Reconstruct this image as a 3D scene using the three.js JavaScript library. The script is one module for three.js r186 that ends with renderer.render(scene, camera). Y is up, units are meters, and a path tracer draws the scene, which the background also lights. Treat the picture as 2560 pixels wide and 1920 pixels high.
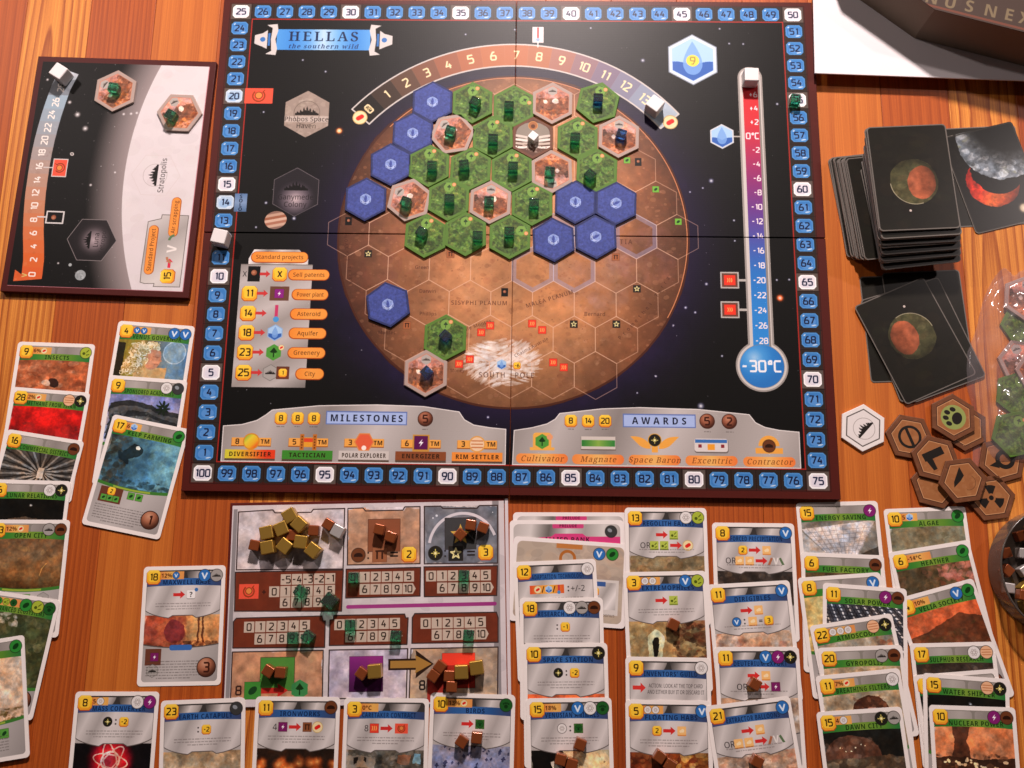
import * as THREE from 'three';
import { RoundedBoxGeometry } from 'three/addons/geometries/RoundedBoxGeometry.js';
import { mergeGeometries } from 'three/addons/utils/BufferGeometryUtils.js';

// ------------------------------------------------------------------ camera, lamps, exposure
const scene = new THREE.Scene();
const CAM = [11.352, 714.999, 275.729];                               // millimetres above the tabletop
const RT = [0.99983624, -0.01113195, -0.01426823], DN = [0.01168357, -0.20503581, 0.97868474], FW = [-0.01382017, -0.97869117, -0.20487217];
const camera = new THREE.PerspectiveCamera(45.488, 4 / 3, 0.05, 20);
camera.position.set(CAM[0] / 1000, CAM[1] / 1000, CAM[2] / 1000);
camera.quaternion.setFromRotationMatrix(new THREE.Matrix4().makeBasis(new THREE.Vector3(...RT), new THREE.Vector3(...DN).negate(), new THREE.Vector3(...FW).negate()));
camera.focus = 0.7; camera.userData.fStop = 8;
scene.add(camera);
const renderer = new THREE.WebGLRenderer({ antialias: true });
renderer.toneMapping = THREE.LinearToneMapping;
renderer.toneMappingExposure = 1.0;
renderer.shadowMap.enabled = true;
scene.background = new THREE.Color().setRGB(0.036, 0.027, 0.024);     // the dim room
const LAMPS = [                                                        // pendant bulbs beyond the far end of the table: x, y, z (m), candela
  [0.06, 0.96, -1.0, 9.2],
  [-1.0, 1.0, -0.75, 1.4],
  [1.15, 1.0, -0.5, 1.1],
];
const LAMP_COLOR = new THREE.Color().setRGB(1.0, 0.85, 0.81);

// ------------------------------------------------------------------ helpers
const MM = 0.001, FPX = 2290;
function at(u, v, h = 0) {                                             // photo pixel to the point (mm) where its ray meets the level h above the table
  const a = (u - 1280) / FPX, b = (v - 960) / FPX;
  const d = [0, 1, 2].map((i) => RT[i] * a + DN[i] * b + FW[i]);
  const k = (h - CAM[1]) / d[1];
  return [CAM[0] + k * d[0], CAM[2] + k * d[2]];
}
function rng(seed) { let s = (seed * 2654435761) | 0; return () => { s = (s + 0x6d2b79f5) | 0; let t = Math.imul(s ^ (s >>> 15), 1 | s); t = (t + Math.imul(t ^ (t >>> 7), 61 | t)) ^ t; return ((t ^ (t >>> 14)) >>> 0) / 4294967296; }; }
const used = new Map();
function numbered(n) { const k = used.get(n) ?? 0; used.set(n, k + 1); return k ? n + '_' + String(k).padStart(3, '0') : n; }
function tag(o, label, category, group) { o.userData = { label, category }; if (group) o.userData.group = group; return o; }
function mesh(name, geo, mat, parent) { const m = new THREE.Mesh(geo, mat); m.name = parent ? name : numbered(name); m.castShadow = m.receiveShadow = true; (parent || scene).add(m); return m; }
function group(name) { const g = new THREE.Group(); g.name = numbered(name); scene.add(g); return g; }
function put(o, x, y, z, turn = 0) { o.position.set(x * MM, y * MM, z * MM); o.rotation.y = turn; return o; }
const lin = (r, g, b) => new THREE.Color().setRGB(r, g, b);
const deg = (a) => a * Math.PI / 180;

// ------------------------------------------------------------------ canvas drawing kit (all units are millimetres of the printed thing)
function canvas(w, h, s) { const c = document.createElement('canvas'); c.width = Math.round(w * s); c.height = Math.round(h * s); const x = c.getContext('2d'); x.scale(s, s); x.lineJoin = 'round'; return [c, x]; }
function texture(c) { const t = new THREE.CanvasTexture(c); t.colorSpace = THREE.SRGBColorSpace; t.magFilter = THREE.LinearFilter; return t; }
function rr(x, X, Y, w, h, r) { x.beginPath(); x.moveTo(X + r, Y); x.arcTo(X + w, Y, X + w, Y + h, r); x.arcTo(X + w, Y + h, X, Y + h, r); x.arcTo(X, Y + h, X, Y, r); x.arcTo(X, Y, X + w, Y, r); x.closePath(); }
function oct(x, X, Y, w, h, c) { x.beginPath(); x.moveTo(X + c, Y); x.lineTo(X + w - c, Y); x.lineTo(X + w, Y + c); x.lineTo(X + w, Y + h - c); x.lineTo(X + w - c, Y + h); x.lineTo(X + c, Y + h); x.lineTo(X, Y + h - c); x.lineTo(X, Y + c); x.closePath(); }
function hexPath(x, cx, cy, R, rot = 0) { x.beginPath(); for (let i = 0; i < 6; i++) { const a = rot + Math.PI / 6 + i * Math.PI / 3; x.lineTo(cx + R * Math.cos(a), cy + R * Math.sin(a)); } x.closePath(); }
function poly(x, pts) { x.beginPath(); pts.forEach(([a, b], i) => i ? x.lineTo(a, b) : x.moveTo(a, b)); x.closePath(); }
function disc(x, cx, cy, r, fill, stroke, lw) { x.beginPath(); x.arc(cx, cy, r, 0, 7); if (fill) { x.fillStyle = fill; x.fill(); } if (stroke) { x.strokeStyle = stroke; x.lineWidth = lw; x.stroke(); } }
function grad(x, x0, y0, x1, y1, ...stops) { const g = x.createLinearGradient(x0, y0, x1, y1); stops.forEach((c, i) => g.addColorStop(i / (stops.length - 1), c)); return g; }
function radial(x, cx, cy, r, ...stops) { const g = x.createRadialGradient(cx, cy, 0, cx, cy, r); stops.forEach((c, i) => g.addColorStop(i / (stops.length - 1), c)); return g; }
function text(x, str, cx, cy, size, color, { font = 'bold', family = 'sans-serif', gap = 0, align = 'center', rot = 0, wide = 1, max = 0 } = {}) {
  x.save(); x.translate(cx, cy); x.rotate(rot); x.font = font + ' 56px ' + family; const k = size / 40; if (max) { const need = ([...str].reduce((a, c) => a + x.measureText(c).width, 0) + gap * 40 * (str.length - 1)) * k; if (need > max) wide = max / need; } x.scale(k * wide, k);
  x.fillStyle = color; x.textBaseline = 'alphabetic'; x.textAlign = 'left';
  const g = gap * 40, ws = [...str].map((c) => x.measureText(c).width), total = ws.reduce((a, b) => a + b, 0) + g * (str.length - 1);
  let p = align === 'center' ? -total / 2 : align === 'right' ? -total : 0;
  [...str].forEach((c, i) => { x.fillText(c, p, 20); p += ws[i] + g; });
  x.restore();
}
const GLYPH = {
  0: [[[0.12, 0], [0.88, 0], [1, 0.12], [1, 0.88], [0.88, 1], [0.12, 1], [0, 0.88], [0, 0.12], [0.12, 0]]], 1: [[[0.2, 0.12], [0.55, 0], [0.55, 1]]],
  2: [[[0, 0.06], [0.15, 0], [0.85, 0], [1, 0.14], [1, 0.36], [0, 0.94], [0, 1], [1.05, 1]]], 3: [[[0, 0], [0.86, 0], [1, 0.12], [1, 0.38], [0.86, 0.48], [0.3, 0.48]], [[0.86, 0.48], [1, 0.6], [1, 0.88], [0.86, 1], [0, 1]]],
  4: [[[0.55, 0], [0, 0.68], [1.05, 0.68]], [[0.74, 0.38], [0.74, 1]]], 5: [[[1, 0], [0.05, 0], [0, 0.42], [0.84, 0.42], [1, 0.54], [1, 0.88], [0.84, 1], [0, 1]]],
  6: [[[0.8, 0], [0.4, 0], [0, 0.5], [0, 0.88], [0.14, 1], [0.86, 1], [1, 0.88], [1, 0.58], [0.86, 0.46], [0.05, 0.46]]], 7: [[[0, 0], [1, 0], [0.3, 1]]],
  8: [[[0.14, 0], [0.86, 0], [0.97, 0.12], [0.97, 0.38], [0.86, 0.48], [1, 0.6], [1, 0.88], [0.86, 1], [0.14, 1], [0, 0.88], [0, 0.6], [0.14, 0.48], [0.03, 0.38], [0.03, 0.12], [0.14, 0]], [[0.14, 0.48], [0.86, 0.48]]],
  9: [[[0.2, 1], [0.6, 1], [1, 0.5], [1, 0.12], [0.86, 0], [0.14, 0], [0, 0.12], [0, 0.42], [0.14, 0.54], [0.95, 0.54]]],
  '-': [[[0.1, 0.52], [0.75, 0.52]]], '+': [[[0.05, 0.55], [0.85, 0.55]], [[0.45, 0.2], [0.45, 0.9]]], X: [[[0, 0], [1, 1]], [[1, 0], [0, 1]]], C: [[[1, 0], [0.12, 0], [0, 0.12], [0, 0.88], [0.12, 1], [1, 1]]], '°': [[[0.1, 0], [0.5, 0], [0.5, 0.28], [0.1, 0.28], [0.1, 0]]],
};
function num(x, str, cx, cy, h, color, { lw = 0.17, rot = 0, w = 0.6, align = 'center' } = {}) {
  const gw = h * w, gap = h * 0.27, width = (c) => c === '1' ? gw * 0.62 : c === '-' ? gw * 0.8 : c === '°' ? gw * 0.55 : gw;
  const total = [...str].reduce((a, c) => a + width(c), 0) + gap * (str.length - 1);
  x.save(); x.translate(cx, cy); x.rotate(rot); x.strokeStyle = color; x.lineWidth = h * lw; x.lineCap = 'butt'; x.lineJoin = 'round';
  let p = align === 'right' ? -total : -total / 2;
  for (const c of str) { for (const line of GLYPH[c] ?? []) { x.beginPath(); line.forEach(([a, b], i) => { const X = p + a * gw, Y = (b - 0.5) * h; i ? x.lineTo(X, Y) : x.moveTo(X, Y); }); x.stroke(); } p += width(c) + gap; }
  x.restore();
}
function grain(x, X, Y, w, h, r, n, colors, smin, smax, alpha, flat = 0.5) {                     // brush dabs
  x.save(); x.beginPath(); x.rect(X, Y, w, h); x.clip();
  for (let i = 0; i < n; i++) { x.globalAlpha = alpha * (0.4 + 0.6 * r()); x.fillStyle = colors[Math.floor(r() * colors.length)]; x.beginPath(); const s = smin + (smax - smin) * r() * r(); x.ellipse(X + w * r(), Y + h * r(), s, s * (flat + (1 - flat) * r()), r() * 0.9 - 0.45, 0, 7); x.fill(); }
  x.restore();
}
// organic printed paint: bends what is drawn and varies its tone with layered noise
const HASH = (() => { const r = rng(1234), a = new Float32Array(65536); for (let i = 0; i < 65536; i++) a[i] = r(); return a; })();
function vnoise(x, y, k) { const i = Math.floor(x), j = Math.floor(y), f = x - i, g = y - j, u = f * f * (3 - 2 * f), v = g * g * (3 - 2 * g), q = (a, b) => HASH[((a + k * 17) & 255) * 256 + ((b + k * 59) & 255)]; return (q(i, j) * (1 - u) + q(i + 1, j) * u) * (1 - v) + (q(i, j + 1) * (1 - u) + q(i + 1, j + 1) * u) * v; }
const fbm = (x, y, k) => vnoise(x, y, k) * 0.5 + vnoise(x * 2.1 + 5, y * 2.1, k + 1) * 0.27 + vnoise(x * 4.3, y * 4.3 + 9, k + 2) * 0.15 + vnoise(x * 9, y * 9, k + 3) * 0.08;
function mottle(c, X, Y, w, h, s, seed, { warp = 1.5, amp = 0.5, scale = 7, tint = 0.12 } = {}) {
  const x = c.getContext('2d'), x0 = Math.max(0, Math.round(X * s)), y0 = Math.max(0, Math.round(Y * s)), W = Math.min(c.width - x0, Math.round(w * s)), H = Math.min(c.height - y0, Math.round(h * s)), a = x.getImageData(x0, y0, W, H), b = new Uint8ClampedArray(a.data), d = a.data, k = seed % 97, f = 1 / (scale * s);
  for (let j = 0; j < H; j++) for (let i = 0; i < W; i++) { const n = fbm(i * f, j * f, k), m = fbm(i * f + 40, j * f + 13, k + 7), p = Math.min(W - 1, Math.max(0, Math.round(i + (n - 0.5) * 4 * warp * s))), q = Math.min(H - 1, Math.max(0, Math.round(j + (m - 0.5) * 4 * warp * s))), o = (j * W + i) * 4, e = (q * W + p) * 4, g = 1 + amp * 2 * (fbm(i * f * 1.7 + 70, j * f * 1.7 + 31, k + 3) - 0.5), t = tint * 2 * (m - 0.5); d[o] = b[e] * g * (1 + t); d[o + 1] = b[e + 1] * g; d[o + 2] = b[e + 2] * g * (1 - t); }
  x.putImageData(a, x0, y0);
}
// small printed icons
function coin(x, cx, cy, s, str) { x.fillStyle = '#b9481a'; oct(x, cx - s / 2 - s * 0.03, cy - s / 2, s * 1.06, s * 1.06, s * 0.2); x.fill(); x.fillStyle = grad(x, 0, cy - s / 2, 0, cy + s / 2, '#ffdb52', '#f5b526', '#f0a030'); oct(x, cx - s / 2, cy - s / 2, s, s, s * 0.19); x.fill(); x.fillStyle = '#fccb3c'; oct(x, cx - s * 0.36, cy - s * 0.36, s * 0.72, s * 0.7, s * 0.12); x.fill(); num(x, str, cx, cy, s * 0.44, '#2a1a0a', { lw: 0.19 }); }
function arrow(x, cx, cy, len, color = '#d8302c', th = 0.22) { const h = len * th; x.fillStyle = color; poly(x, [[cx - len / 2, cy - h / 2], [cx + len * 0.12, cy - h / 2], [cx + len * 0.1, cy - h * 1.25], [cx + len / 2, cy], [cx + len * 0.1, cy + h * 1.25], [cx + len * 0.12, cy + h / 2], [cx - len / 2, cy + h / 2]]); x.fill(); }
function square(x, cx, cy, s, fill, icon, fg) { x.fillStyle = '#4a2a1c'; x.fillRect(cx - s / 2 - 0.15, cy - s / 2 - 0.15, s + 0.3, s + 0.3); x.fillStyle = fill; x.fillRect(cx - s / 2, cy - s / 2, s, s); if (icon) icon(x, cx, cy, s, fg); }
function bolt(x, cx, cy, s, fg = '#fff') { x.fillStyle = fg; poly(x, [[cx + s * 0.12, cy - s * 0.3], [cx - s * 0.18, cy + s * 0.05], [cx, cy + s * 0.05], [cx - s * 0.1, cy + s * 0.32], [cx + s * 0.2, cy - s * 0.06], [cx + s * 0.02, cy - s * 0.06]]); x.fill(); }
function heatBars(x, cx, cy, s) { x.strokeStyle = '#ffb060'; x.lineWidth = s * 0.1; for (const d of [-0.22, 0, 0.22]) { x.beginPath(); x.moveTo(cx + s * (d - 0.06), cy + s * 0.25); x.quadraticCurveTo(cx + s * (d + 0.12), cy, cx + s * (d - 0.04), cy - s * 0.25); x.stroke(); } }
function starShape(x, cx, cy, r, fill, stroke, lw) { x.beginPath(); for (let i = 0; i < 10; i++) { const a = -Math.PI / 2 + i * Math.PI / 5, q = i % 2 ? r * 0.42 : r; x.lineTo(cx + q * Math.cos(a), cy + q * Math.sin(a)); } x.closePath(); if (fill) { x.fillStyle = fill; x.fill(); } if (stroke) { x.strokeStyle = stroke; x.lineWidth = lw; x.stroke(); } }
function starIcon(x, cx, cy, s) { starShape(x, cx, cy, s * 0.36, null, '#e8dc9a', s * 0.1); }
function leaf(x, cx, cy, s, c = '#17401c') { x.fillStyle = c; x.beginPath(); x.ellipse(cx, cy, s * 0.3, s * 0.19, -0.7, 0, 7); x.fill(); }
function gate(x, cx, cy, s) { x.strokeStyle = '#3a1c0e'; x.lineWidth = s * 0.12; x.beginPath(); x.moveTo(cx - s * 0.3, cy - s * 0.25); x.lineTo(cx + s * 0.3, cy - s * 0.25); x.moveTo(cx - s * 0.18, cy - s * 0.2); x.lineTo(cx - s * 0.18, cy + s * 0.3); x.moveTo(cx + s * 0.18, cy - s * 0.2); x.lineTo(cx + s * 0.18, cy + s * 0.3); x.stroke(); }
function microbe(x, cx, cy, s) { disc(x, cx - s * 0.18, cy + s * 0.08, s * 0.15, '#4c5a12'); x.strokeStyle = '#4c5a12'; x.lineWidth = s * 0.09; x.beginPath(); x.moveTo(cx + s * 0.05, cy - s * 0.05); x.lineTo(cx + s * 0.3, cy - s * 0.3); x.moveTo(cx + s * 0.05, cy + s * 0.25); x.lineTo(cx + s * 0.35, cy + s * 0.15); x.stroke(); }
function cloudSq(x, cx, cy, s) { x.fillStyle = '#e08a3c'; rr(x, cx - s / 2, cy - s / 2, s, s * 1.05, s * 0.1); x.fill(); x.fillStyle = '#f6c078'; rr(x, cx - s / 2, cy - s / 2, s, s * 0.92, s * 0.1); x.fill(); x.fillStyle = '#fbe2b4'; x.beginPath(); x.arc(cx - s * 0.12, cy + s * 0.05, s * 0.15, 0, 7); x.arc(cx + s * 0.1, cy - s * 0.02, s * 0.2, 0, 7); x.fill(); }
function oxygen(x, cx, cy, r) { disc(x, cx, cy, r, '#f0dca8', '#c9a86a', r * 0.12); x.save(); x.translate(cx, cy); x.rotate(-0.55); x.fillStyle = '#e0251d'; rr(x, -r * 0.6, -r * 0.32, r * 1.2, r * 0.64, r * 0.3); x.fill(); x.restore(); }
function skyline(x, cx, cy, w, c = '#15100e') { const hs = [0.1, 0.2, 0.13, 0.3, 0.22, 0.45, 0.3, 0.52, 0.28, 0.4, 0.18, 0.32, 0.24, 0.14, 0.08]; x.fillStyle = c; hs.forEach((h, i) => { x.beginPath(); const X = cx - w / 2 + i * w / 15; x.moveTo(X, cy); x.lineTo(X, cy - h * w * 0.55); x.lineTo(X + w / 30, cy - h * w * 0.75); x.lineTo(X + w / 14, cy - h * w * 0.5); x.lineTo(X + w / 14, cy); x.fill(); }); x.fillRect(cx - w / 2, cy - w * 0.02, w, w * 0.05); }
function waterHex(x, cx, cy, R, rim = '#c8d2dc') { hexPath(x, cx, cy, R); x.fillStyle = rim; x.fill(); hexPath(x, cx, cy, R * 0.88); x.fillStyle = '#a8cdf0'; x.fill(); x.save(); hexPath(x, cx, cy, R * 0.86); x.clip(); x.fillStyle = '#3563b4'; x.beginPath(); x.moveTo(cx - R, cy + R * 0.12); x.quadraticCurveTo(cx - R * 0.4, cy - R * 0.02, cx, cy + R * 0.3); x.quadraticCurveTo(cx + R * 0.4, cy - R * 0.02, cx + R, cy + R * 0.12); x.lineTo(cx + R, cy + R); x.lineTo(cx - R, cy + R); x.fill(); x.fillStyle = 'rgba(120,165,225,.85)'; x.beginPath(); x.moveTo(cx, cy - R * 0.75); x.quadraticCurveTo(cx + R * 0.5, cy + R * 0.1, cx + R * 0.3, cy + R * 0.4); x.arc(cx, cy + R * 0.3, R * 0.32, 0.3, Math.PI - 0.3); x.quadraticCurveTo(cx - R * 0.5, cy + R * 0.1, cx, cy - R * 0.75); x.fill(); x.restore(); }
function treeHex(x, cx, cy, R) { hexPath(x, cx, cy, R); x.fillStyle = '#4f9a3a'; x.fill(); tree(x, cx, cy, R); }
function tree(x, cx, cy, R, c = '#12350f') { x.fillStyle = c; x.beginPath(); x.moveTo(cx, cy - R * 0.62); x.lineTo(cx + R * 0.45, cy - R * 0.05); x.lineTo(cx + R * 0.2, cy + R * 0.08); x.lineTo(cx + R * 0.07, cy + R * 0.05); x.lineTo(cx + R * 0.07, cy + R * 0.6); x.lineTo(cx - R * 0.07, cy + R * 0.6); x.lineTo(cx - R * 0.07, cy + R * 0.05); x.lineTo(cx - R * 0.2, cy + R * 0.08); x.lineTo(cx - R * 0.45, cy - R * 0.05); x.fill(); }
function cityHex(x, cx, cy, R) { hexPath(x, cx, cy, R); x.fillStyle = '#a8a39e'; x.fill(); x.strokeStyle = '#7c7874'; x.lineWidth = R * 0.08; x.stroke(); skyline(x, cx, cy + R * 0.15, R * 1.25, '#1c1916'); }
function emblem(x, cx, cy, w, h) { x.fillStyle = '#f0563e'; x.fillRect(cx - w / 2, cy - h / 2, w, h); x.strokeStyle = '#9a3d1c'; x.lineWidth = h * 0.1; x.beginPath(); x.arc(cx, cy, h * 0.36, -0.9, Math.PI + 0.9); x.stroke(); disc(x, cx, cy - h * 0.03, h * 0.22, '#e58a44', '#8e3a1a', h * 0.06); x.beginPath(); x.moveTo(cx + h * 0.2, cy - h * 0.22); x.lineTo(cx + h * 0.36, cy - h * 0.4); x.stroke(); }
function planetCard(x, cx, cy, w, h) { x.fillStyle = '#0d0b0a'; x.fillRect(cx - w / 2, cy - h / 2, w, h); disc(x, cx, cy - h * 0.08, w * 0.24, radial(x, cx - w * 0.05, cy - h * 0.1, w * 0.25, '#c98868', '#8a4a30')); }
function tagIcon(x, t, cx, cy, r) {
  const C = { venus: '#2f6fb8', power: '#84206e', science: '#e4dfdc', space: '#22201a', building: '#6b3a20', plant: '#2f8a34', animal: '#1f5a24', microbe: '#a8b83a', city: '#a39d98', jovian: '#eab58c', earth: '#3a3a3a', event: '#555' };
  disc(x, cx, cy, r, C[t], 'rgba(30,22,18,.55)', r * 0.12);
  if (t === 'venus') { x.strokeStyle = '#dceaf8'; x.lineWidth = r * 0.26; x.beginPath(); x.moveTo(cx - r * 0.42, cy - r * 0.45); x.lineTo(cx, cy + r * 0.45); x.lineTo(cx + r * 0.42, cy - r * 0.45); x.stroke(); }
  if (t === 'power') bolt(x, cx, cy, r * 1.7);
  if (t === 'science') { x.strokeStyle = '#b9b0ac'; x.lineWidth = r * 0.1; for (const a of [0, 1.05, 2.1]) { x.beginPath(); x.ellipse(cx, cy, r * 0.55, r * 0.22, a, 0, 7); x.stroke(); } }
  if (t === 'space') { x.strokeStyle = '#e8d870'; x.lineWidth = r * 0.12; for (let i = 0; i < 4; i++) { const a = i * Math.PI / 4, q = i % 2 ? 0.35 : 0.6; x.beginPath(); x.moveTo(cx - r * q * Math.cos(a), cy - r * q * Math.sin(a)); x.lineTo(cx + r * q * Math.cos(a), cy + r * q * Math.sin(a)); x.stroke(); } disc(x, cx, cy, r * 0.16, '#fff4b8'); }
  if (t === 'building') { x.fillStyle = '#2c140a'; x.beginPath(); x.ellipse(cx, cy + r * 0.1, r * 0.62, r * 0.42, 0, Math.PI, 0); x.fill(); x.fillRect(cx - r * 0.62, cy + r * 0.05, r * 1.24, r * 0.2); }
  if (t === 'plant') leaf(x, cx, cy, r * 1.9, '#123a16');
  if (t === 'animal') { disc(x, cx, cy + r * 0.2, r * 0.3, '#0f3312'); for (const d of [-0.4, -0.13, 0.13, 0.4]) disc(x, cx + r * d, cy - r * (0.35 - Math.abs(d) * 0.4), r * 0.13, '#0f3312'); }
  if (t === 'microbe') microbe(x, cx, cy, r * 1.7);
  if (t === 'city') skyline(x, cx, cy + r * 0.2, r * 1.4, '#2c2825');
  if (t === 'jovian') { x.strokeStyle = '#c07a50'; x.lineWidth = r * 0.14; for (const d of [-0.4, 0, 0.4]) { x.beginPath(); x.moveTo(cx - r * 0.75, cy + d * r); x.lineTo(cx + r * 0.75, cy + d * r); x.stroke(); } }
  if (t === 'earth') { x.fillStyle = '#8d9298'; x.beginPath(); x.ellipse(cx - r * 0.2, cy - r * 0.2, r * 0.4, r * 0.3, 0.5, 0, 7); x.fill(); }
}
function silver(x, X, Y, w, h, r, dark = '#8d8783', light = '#ece5e2') {                     // printed brushed-metal panel
  x.fillStyle = grad(x, X, Y, X + w, Y + h, '#bdb6b2', light, dark, '#d8d0cd', '#a8a19d', light, '#b4adaa'); x.fillRect(X, Y, w, h);
}
function smallPrint(x, cx, y0, w, lines, r, c = 'rgba(70,62,60,.5)', lh = 2.1) { x.fillStyle = c; for (let k = 0; k < lines; k++) { const ww = k === lines - 1 ? w * (0.45 + 0.3 * r()) : w; let p = cx - ww / 2; while (p < cx + ww / 2) { const l = 0.8 + 2.6 * r(); x.fillRect(p, y0 + k * lh, Math.min(l, cx + ww / 2 - p), 0.6 + 0.25 * r()); p += l + 0.6; } } }

// ------------------------------------------------------------------ lamps (outside the frame)
const M_socket = new THREE.MeshStandardMaterial({ color: lin(0.05, 0.045, 0.04), roughness: 0.5 });
LAMPS.forEach(([x, y, z, cd], i) => {
  const g = group('pendant_lamp'); g.position.set(x, y, z);
  tag(g, ['bare bulb on a black cord straight beyond the game board', 'bare bulb on a black cord far beyond the smaller board', 'bare bulb on a black cord off beyond the dark box'][i], 'lamp');
  const r = i ? 0.036 : 0.046;
  mesh('bulb', new THREE.SphereGeometry(r * 0.8, 24, 16), new THREE.MeshStandardMaterial({ color: 0x000000, emissive: LAMP_COLOR, emissiveIntensity: 4 }), g).castShadow = false;
  mesh('socket', new THREE.CylinderGeometry(0.016, 0.02, 0.05, 20).translate(0, r + 0.022, 0), M_socket, g);
  mesh('cord', new THREE.CylinderGeometry(0.003, 0.003, 1.0, 8).translate(0, r + 0.54, 0), M_socket, g);
  const l = new THREE.PointLight(LAMP_COLOR, cd, 0, 2); l.castShadow = true; l.shadow.radius = r / 0.02; l.name = 'bulb_light'; g.add(l);
});

// ------------------------------------------------------------------ tabletop of glued pine staves
function woodTexture(seed, kind) {
  const W = 192, H = 2048, r = rng(seed), d = new Uint8Array(W * H * 4);
  const P = { fine: [[176, 84, 29], [122, 48, 15]], bold: [[216, 136, 56], [136, 58, 16]], pale: [[198, 110, 41], [158, 74, 24]], red: [[162, 73, 24], [114, 44, 13]], mid: [[178, 86, 29], [130, 53, 16]] }[kind];
  const waves = Array.from({ length: 5 }, () => [r() * 6.28, 0.6 + r() * 3, (r() - 0.5)]), fib = Float32Array.from({ length: W * 3 }, () => r()), cu = 0.2 + 0.6 * r(), cv = 0.3 + 0.5 * r();
  const long = (a, v) => { const k = Math.floor(v), f = v - k, s = f * f * (3 - 2 * f), q = (n) => { const t = Math.sin(a * 127.1 + n * 311.7 + seed * 17.3) * 43758.5453; return t - Math.floor(t); }; return q(k) * (1 - s) + q(k + 1) * s; };
  for (let j = 0; j < H; j++) { const v = j / H; let wob = 0; for (const [p, f, a] of waves) wob += a * 0.05 * Math.sin(p + v * f * 6.28);
    for (let i = 0; i < W; i++) { const u = i / W; let ring;
      if (kind === 'bold') { const dx = (u - cu + wob * 0.6), dv = (v - cv) * 2.2; ring = Math.sqrt(dx * dx * 90 + dv * dv * 14) * 1.15; }
      else if (kind === 'pale') ring = (u + wob * 1.5) * 3.2 + 0.6 * Math.sin(v * 3 + seed); else ring = (u + wob) * (kind === 'fine' ? 15 : kind === 'red' ? 19 : 7);
      const fr = ring - Math.floor(ring); let t = Math.pow(fr, kind === 'bold' ? 2.6 : 1.8); if (fr > 0.93) t *= (1 - fr) / 0.07;
      const fi = fib[i] * 0.5 + fib[(i >> 1) + W] * 0.5, streak = long(i >> 1, v * 26) - 0.5, spk = r() - 0.5;
      t = t * (kind === 'bold' ? 0.85 : 0.5) + (fi - 0.5) * 0.36 + streak * 0.34 + spk * 0.14; t = Math.max(-0.25, Math.min(1.15, t));
      const o = (j * W + i) * 4; for (let c = 0; c < 3; c++) d[o + c] = Math.max(0, Math.min(255, P[0][c] + (P[1][c] - P[0][c]) * t)); d[o + 3] = 255; } }
  const tx = new THREE.DataTexture(d, W, H); tx.colorSpace = THREE.SRGBColorSpace; tx.magFilter = THREE.LinearFilter; tx.wrapS = tx.wrapT = THREE.MirroredRepeatWrapping; tx.needsUpdate = true; return tx;
}
const WOODS = { fine: woodTexture(3, 'fine'), bold: woodTexture(8, 'bold'), pale: woodTexture(5, 'pale'), red: woodTexture(11, 'red'), mid: woodTexture(14, 'mid') };
const woodMat = Object.fromEntries(Object.entries(WOODS).map(([k, t]) => [k, new THREE.MeshPhysicalMaterial({ map: t, roughness: 0.46, specularIntensity: 0.7 })]));
const table = new THREE.Group(); table.name = 'tabletop'; table.userData = { kind: 'structure', label: 'orange brown pine tabletop of glued staves', category: 'table' }; scene.add(table);
{
  const order = ['mid', 'red', 'mid', 'bold', 'fine', 'pale', 'mid', 'bold', 'mid', 'pale', 'fine', 'mid', 'red', 'fine', 'mid', 'pale', 'mid', 'bold', 'red', 'mid', 'fine'], Wd = 57, r = rng(77);
  order.forEach((k, i) => {
    const g = new RoundedBoxGeometry(Wd - 0.12, 26, 1180, 1, 0.5), p = g.attributes.position, uv = g.attributes.uv, flip = r() < 0.5 ? -1 : 1, off = r();
    for (let n = 0; n < p.count; n++) uv.setXY(n, flip * (p.getX(n) / Wd + 0.5), (p.getZ(n) + 590) / 1180 * 0.98 + off);
    g.scale(MM, MM, MM); const m = mesh('plank', g, woodMat[k], table); put(m, -430 - Wd * 2.5 + Wd * i, -13, 20);
  });
}

// ------------------------------------------------------------------ main board print
const BW = 510, BH = 428, BTOP = 5, BX = 0.5, BZ = 1;
const B = (u, v) => { const [x, z] = at(u, v, BTOP); return [x - BX + BW / 2, z - BZ + BH / 2]; };
const KX = 19.1, KY = 19.1 * 0.841, TX = BW / 2 - BX - 12.5 * KX, TY = BH / 2 - BZ + 12.5 * KY;   // centre of track cell 100
function circle3(a, b, c) { const D = 2 * (a[0] * (b[1] - c[1]) + b[0] * (c[1] - a[1]) + c[0] * (a[1] - b[1])), q = (p) => p[0] * p[0] + p[1] * p[1]; const X = (q(a) * (b[1] - c[1]) + q(b) * (c[1] - a[1]) + q(c) * (a[1] - b[1])) / D, Y = (q(a) * (c[0] - b[0]) + q(b) * (a[0] - c[0]) + q(c) * (b[0] - a[0])) / D; return [X, Y, Math.hypot(a[0] - X, a[1] - Y)]; }
const INK = '#0b0a0b';
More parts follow.
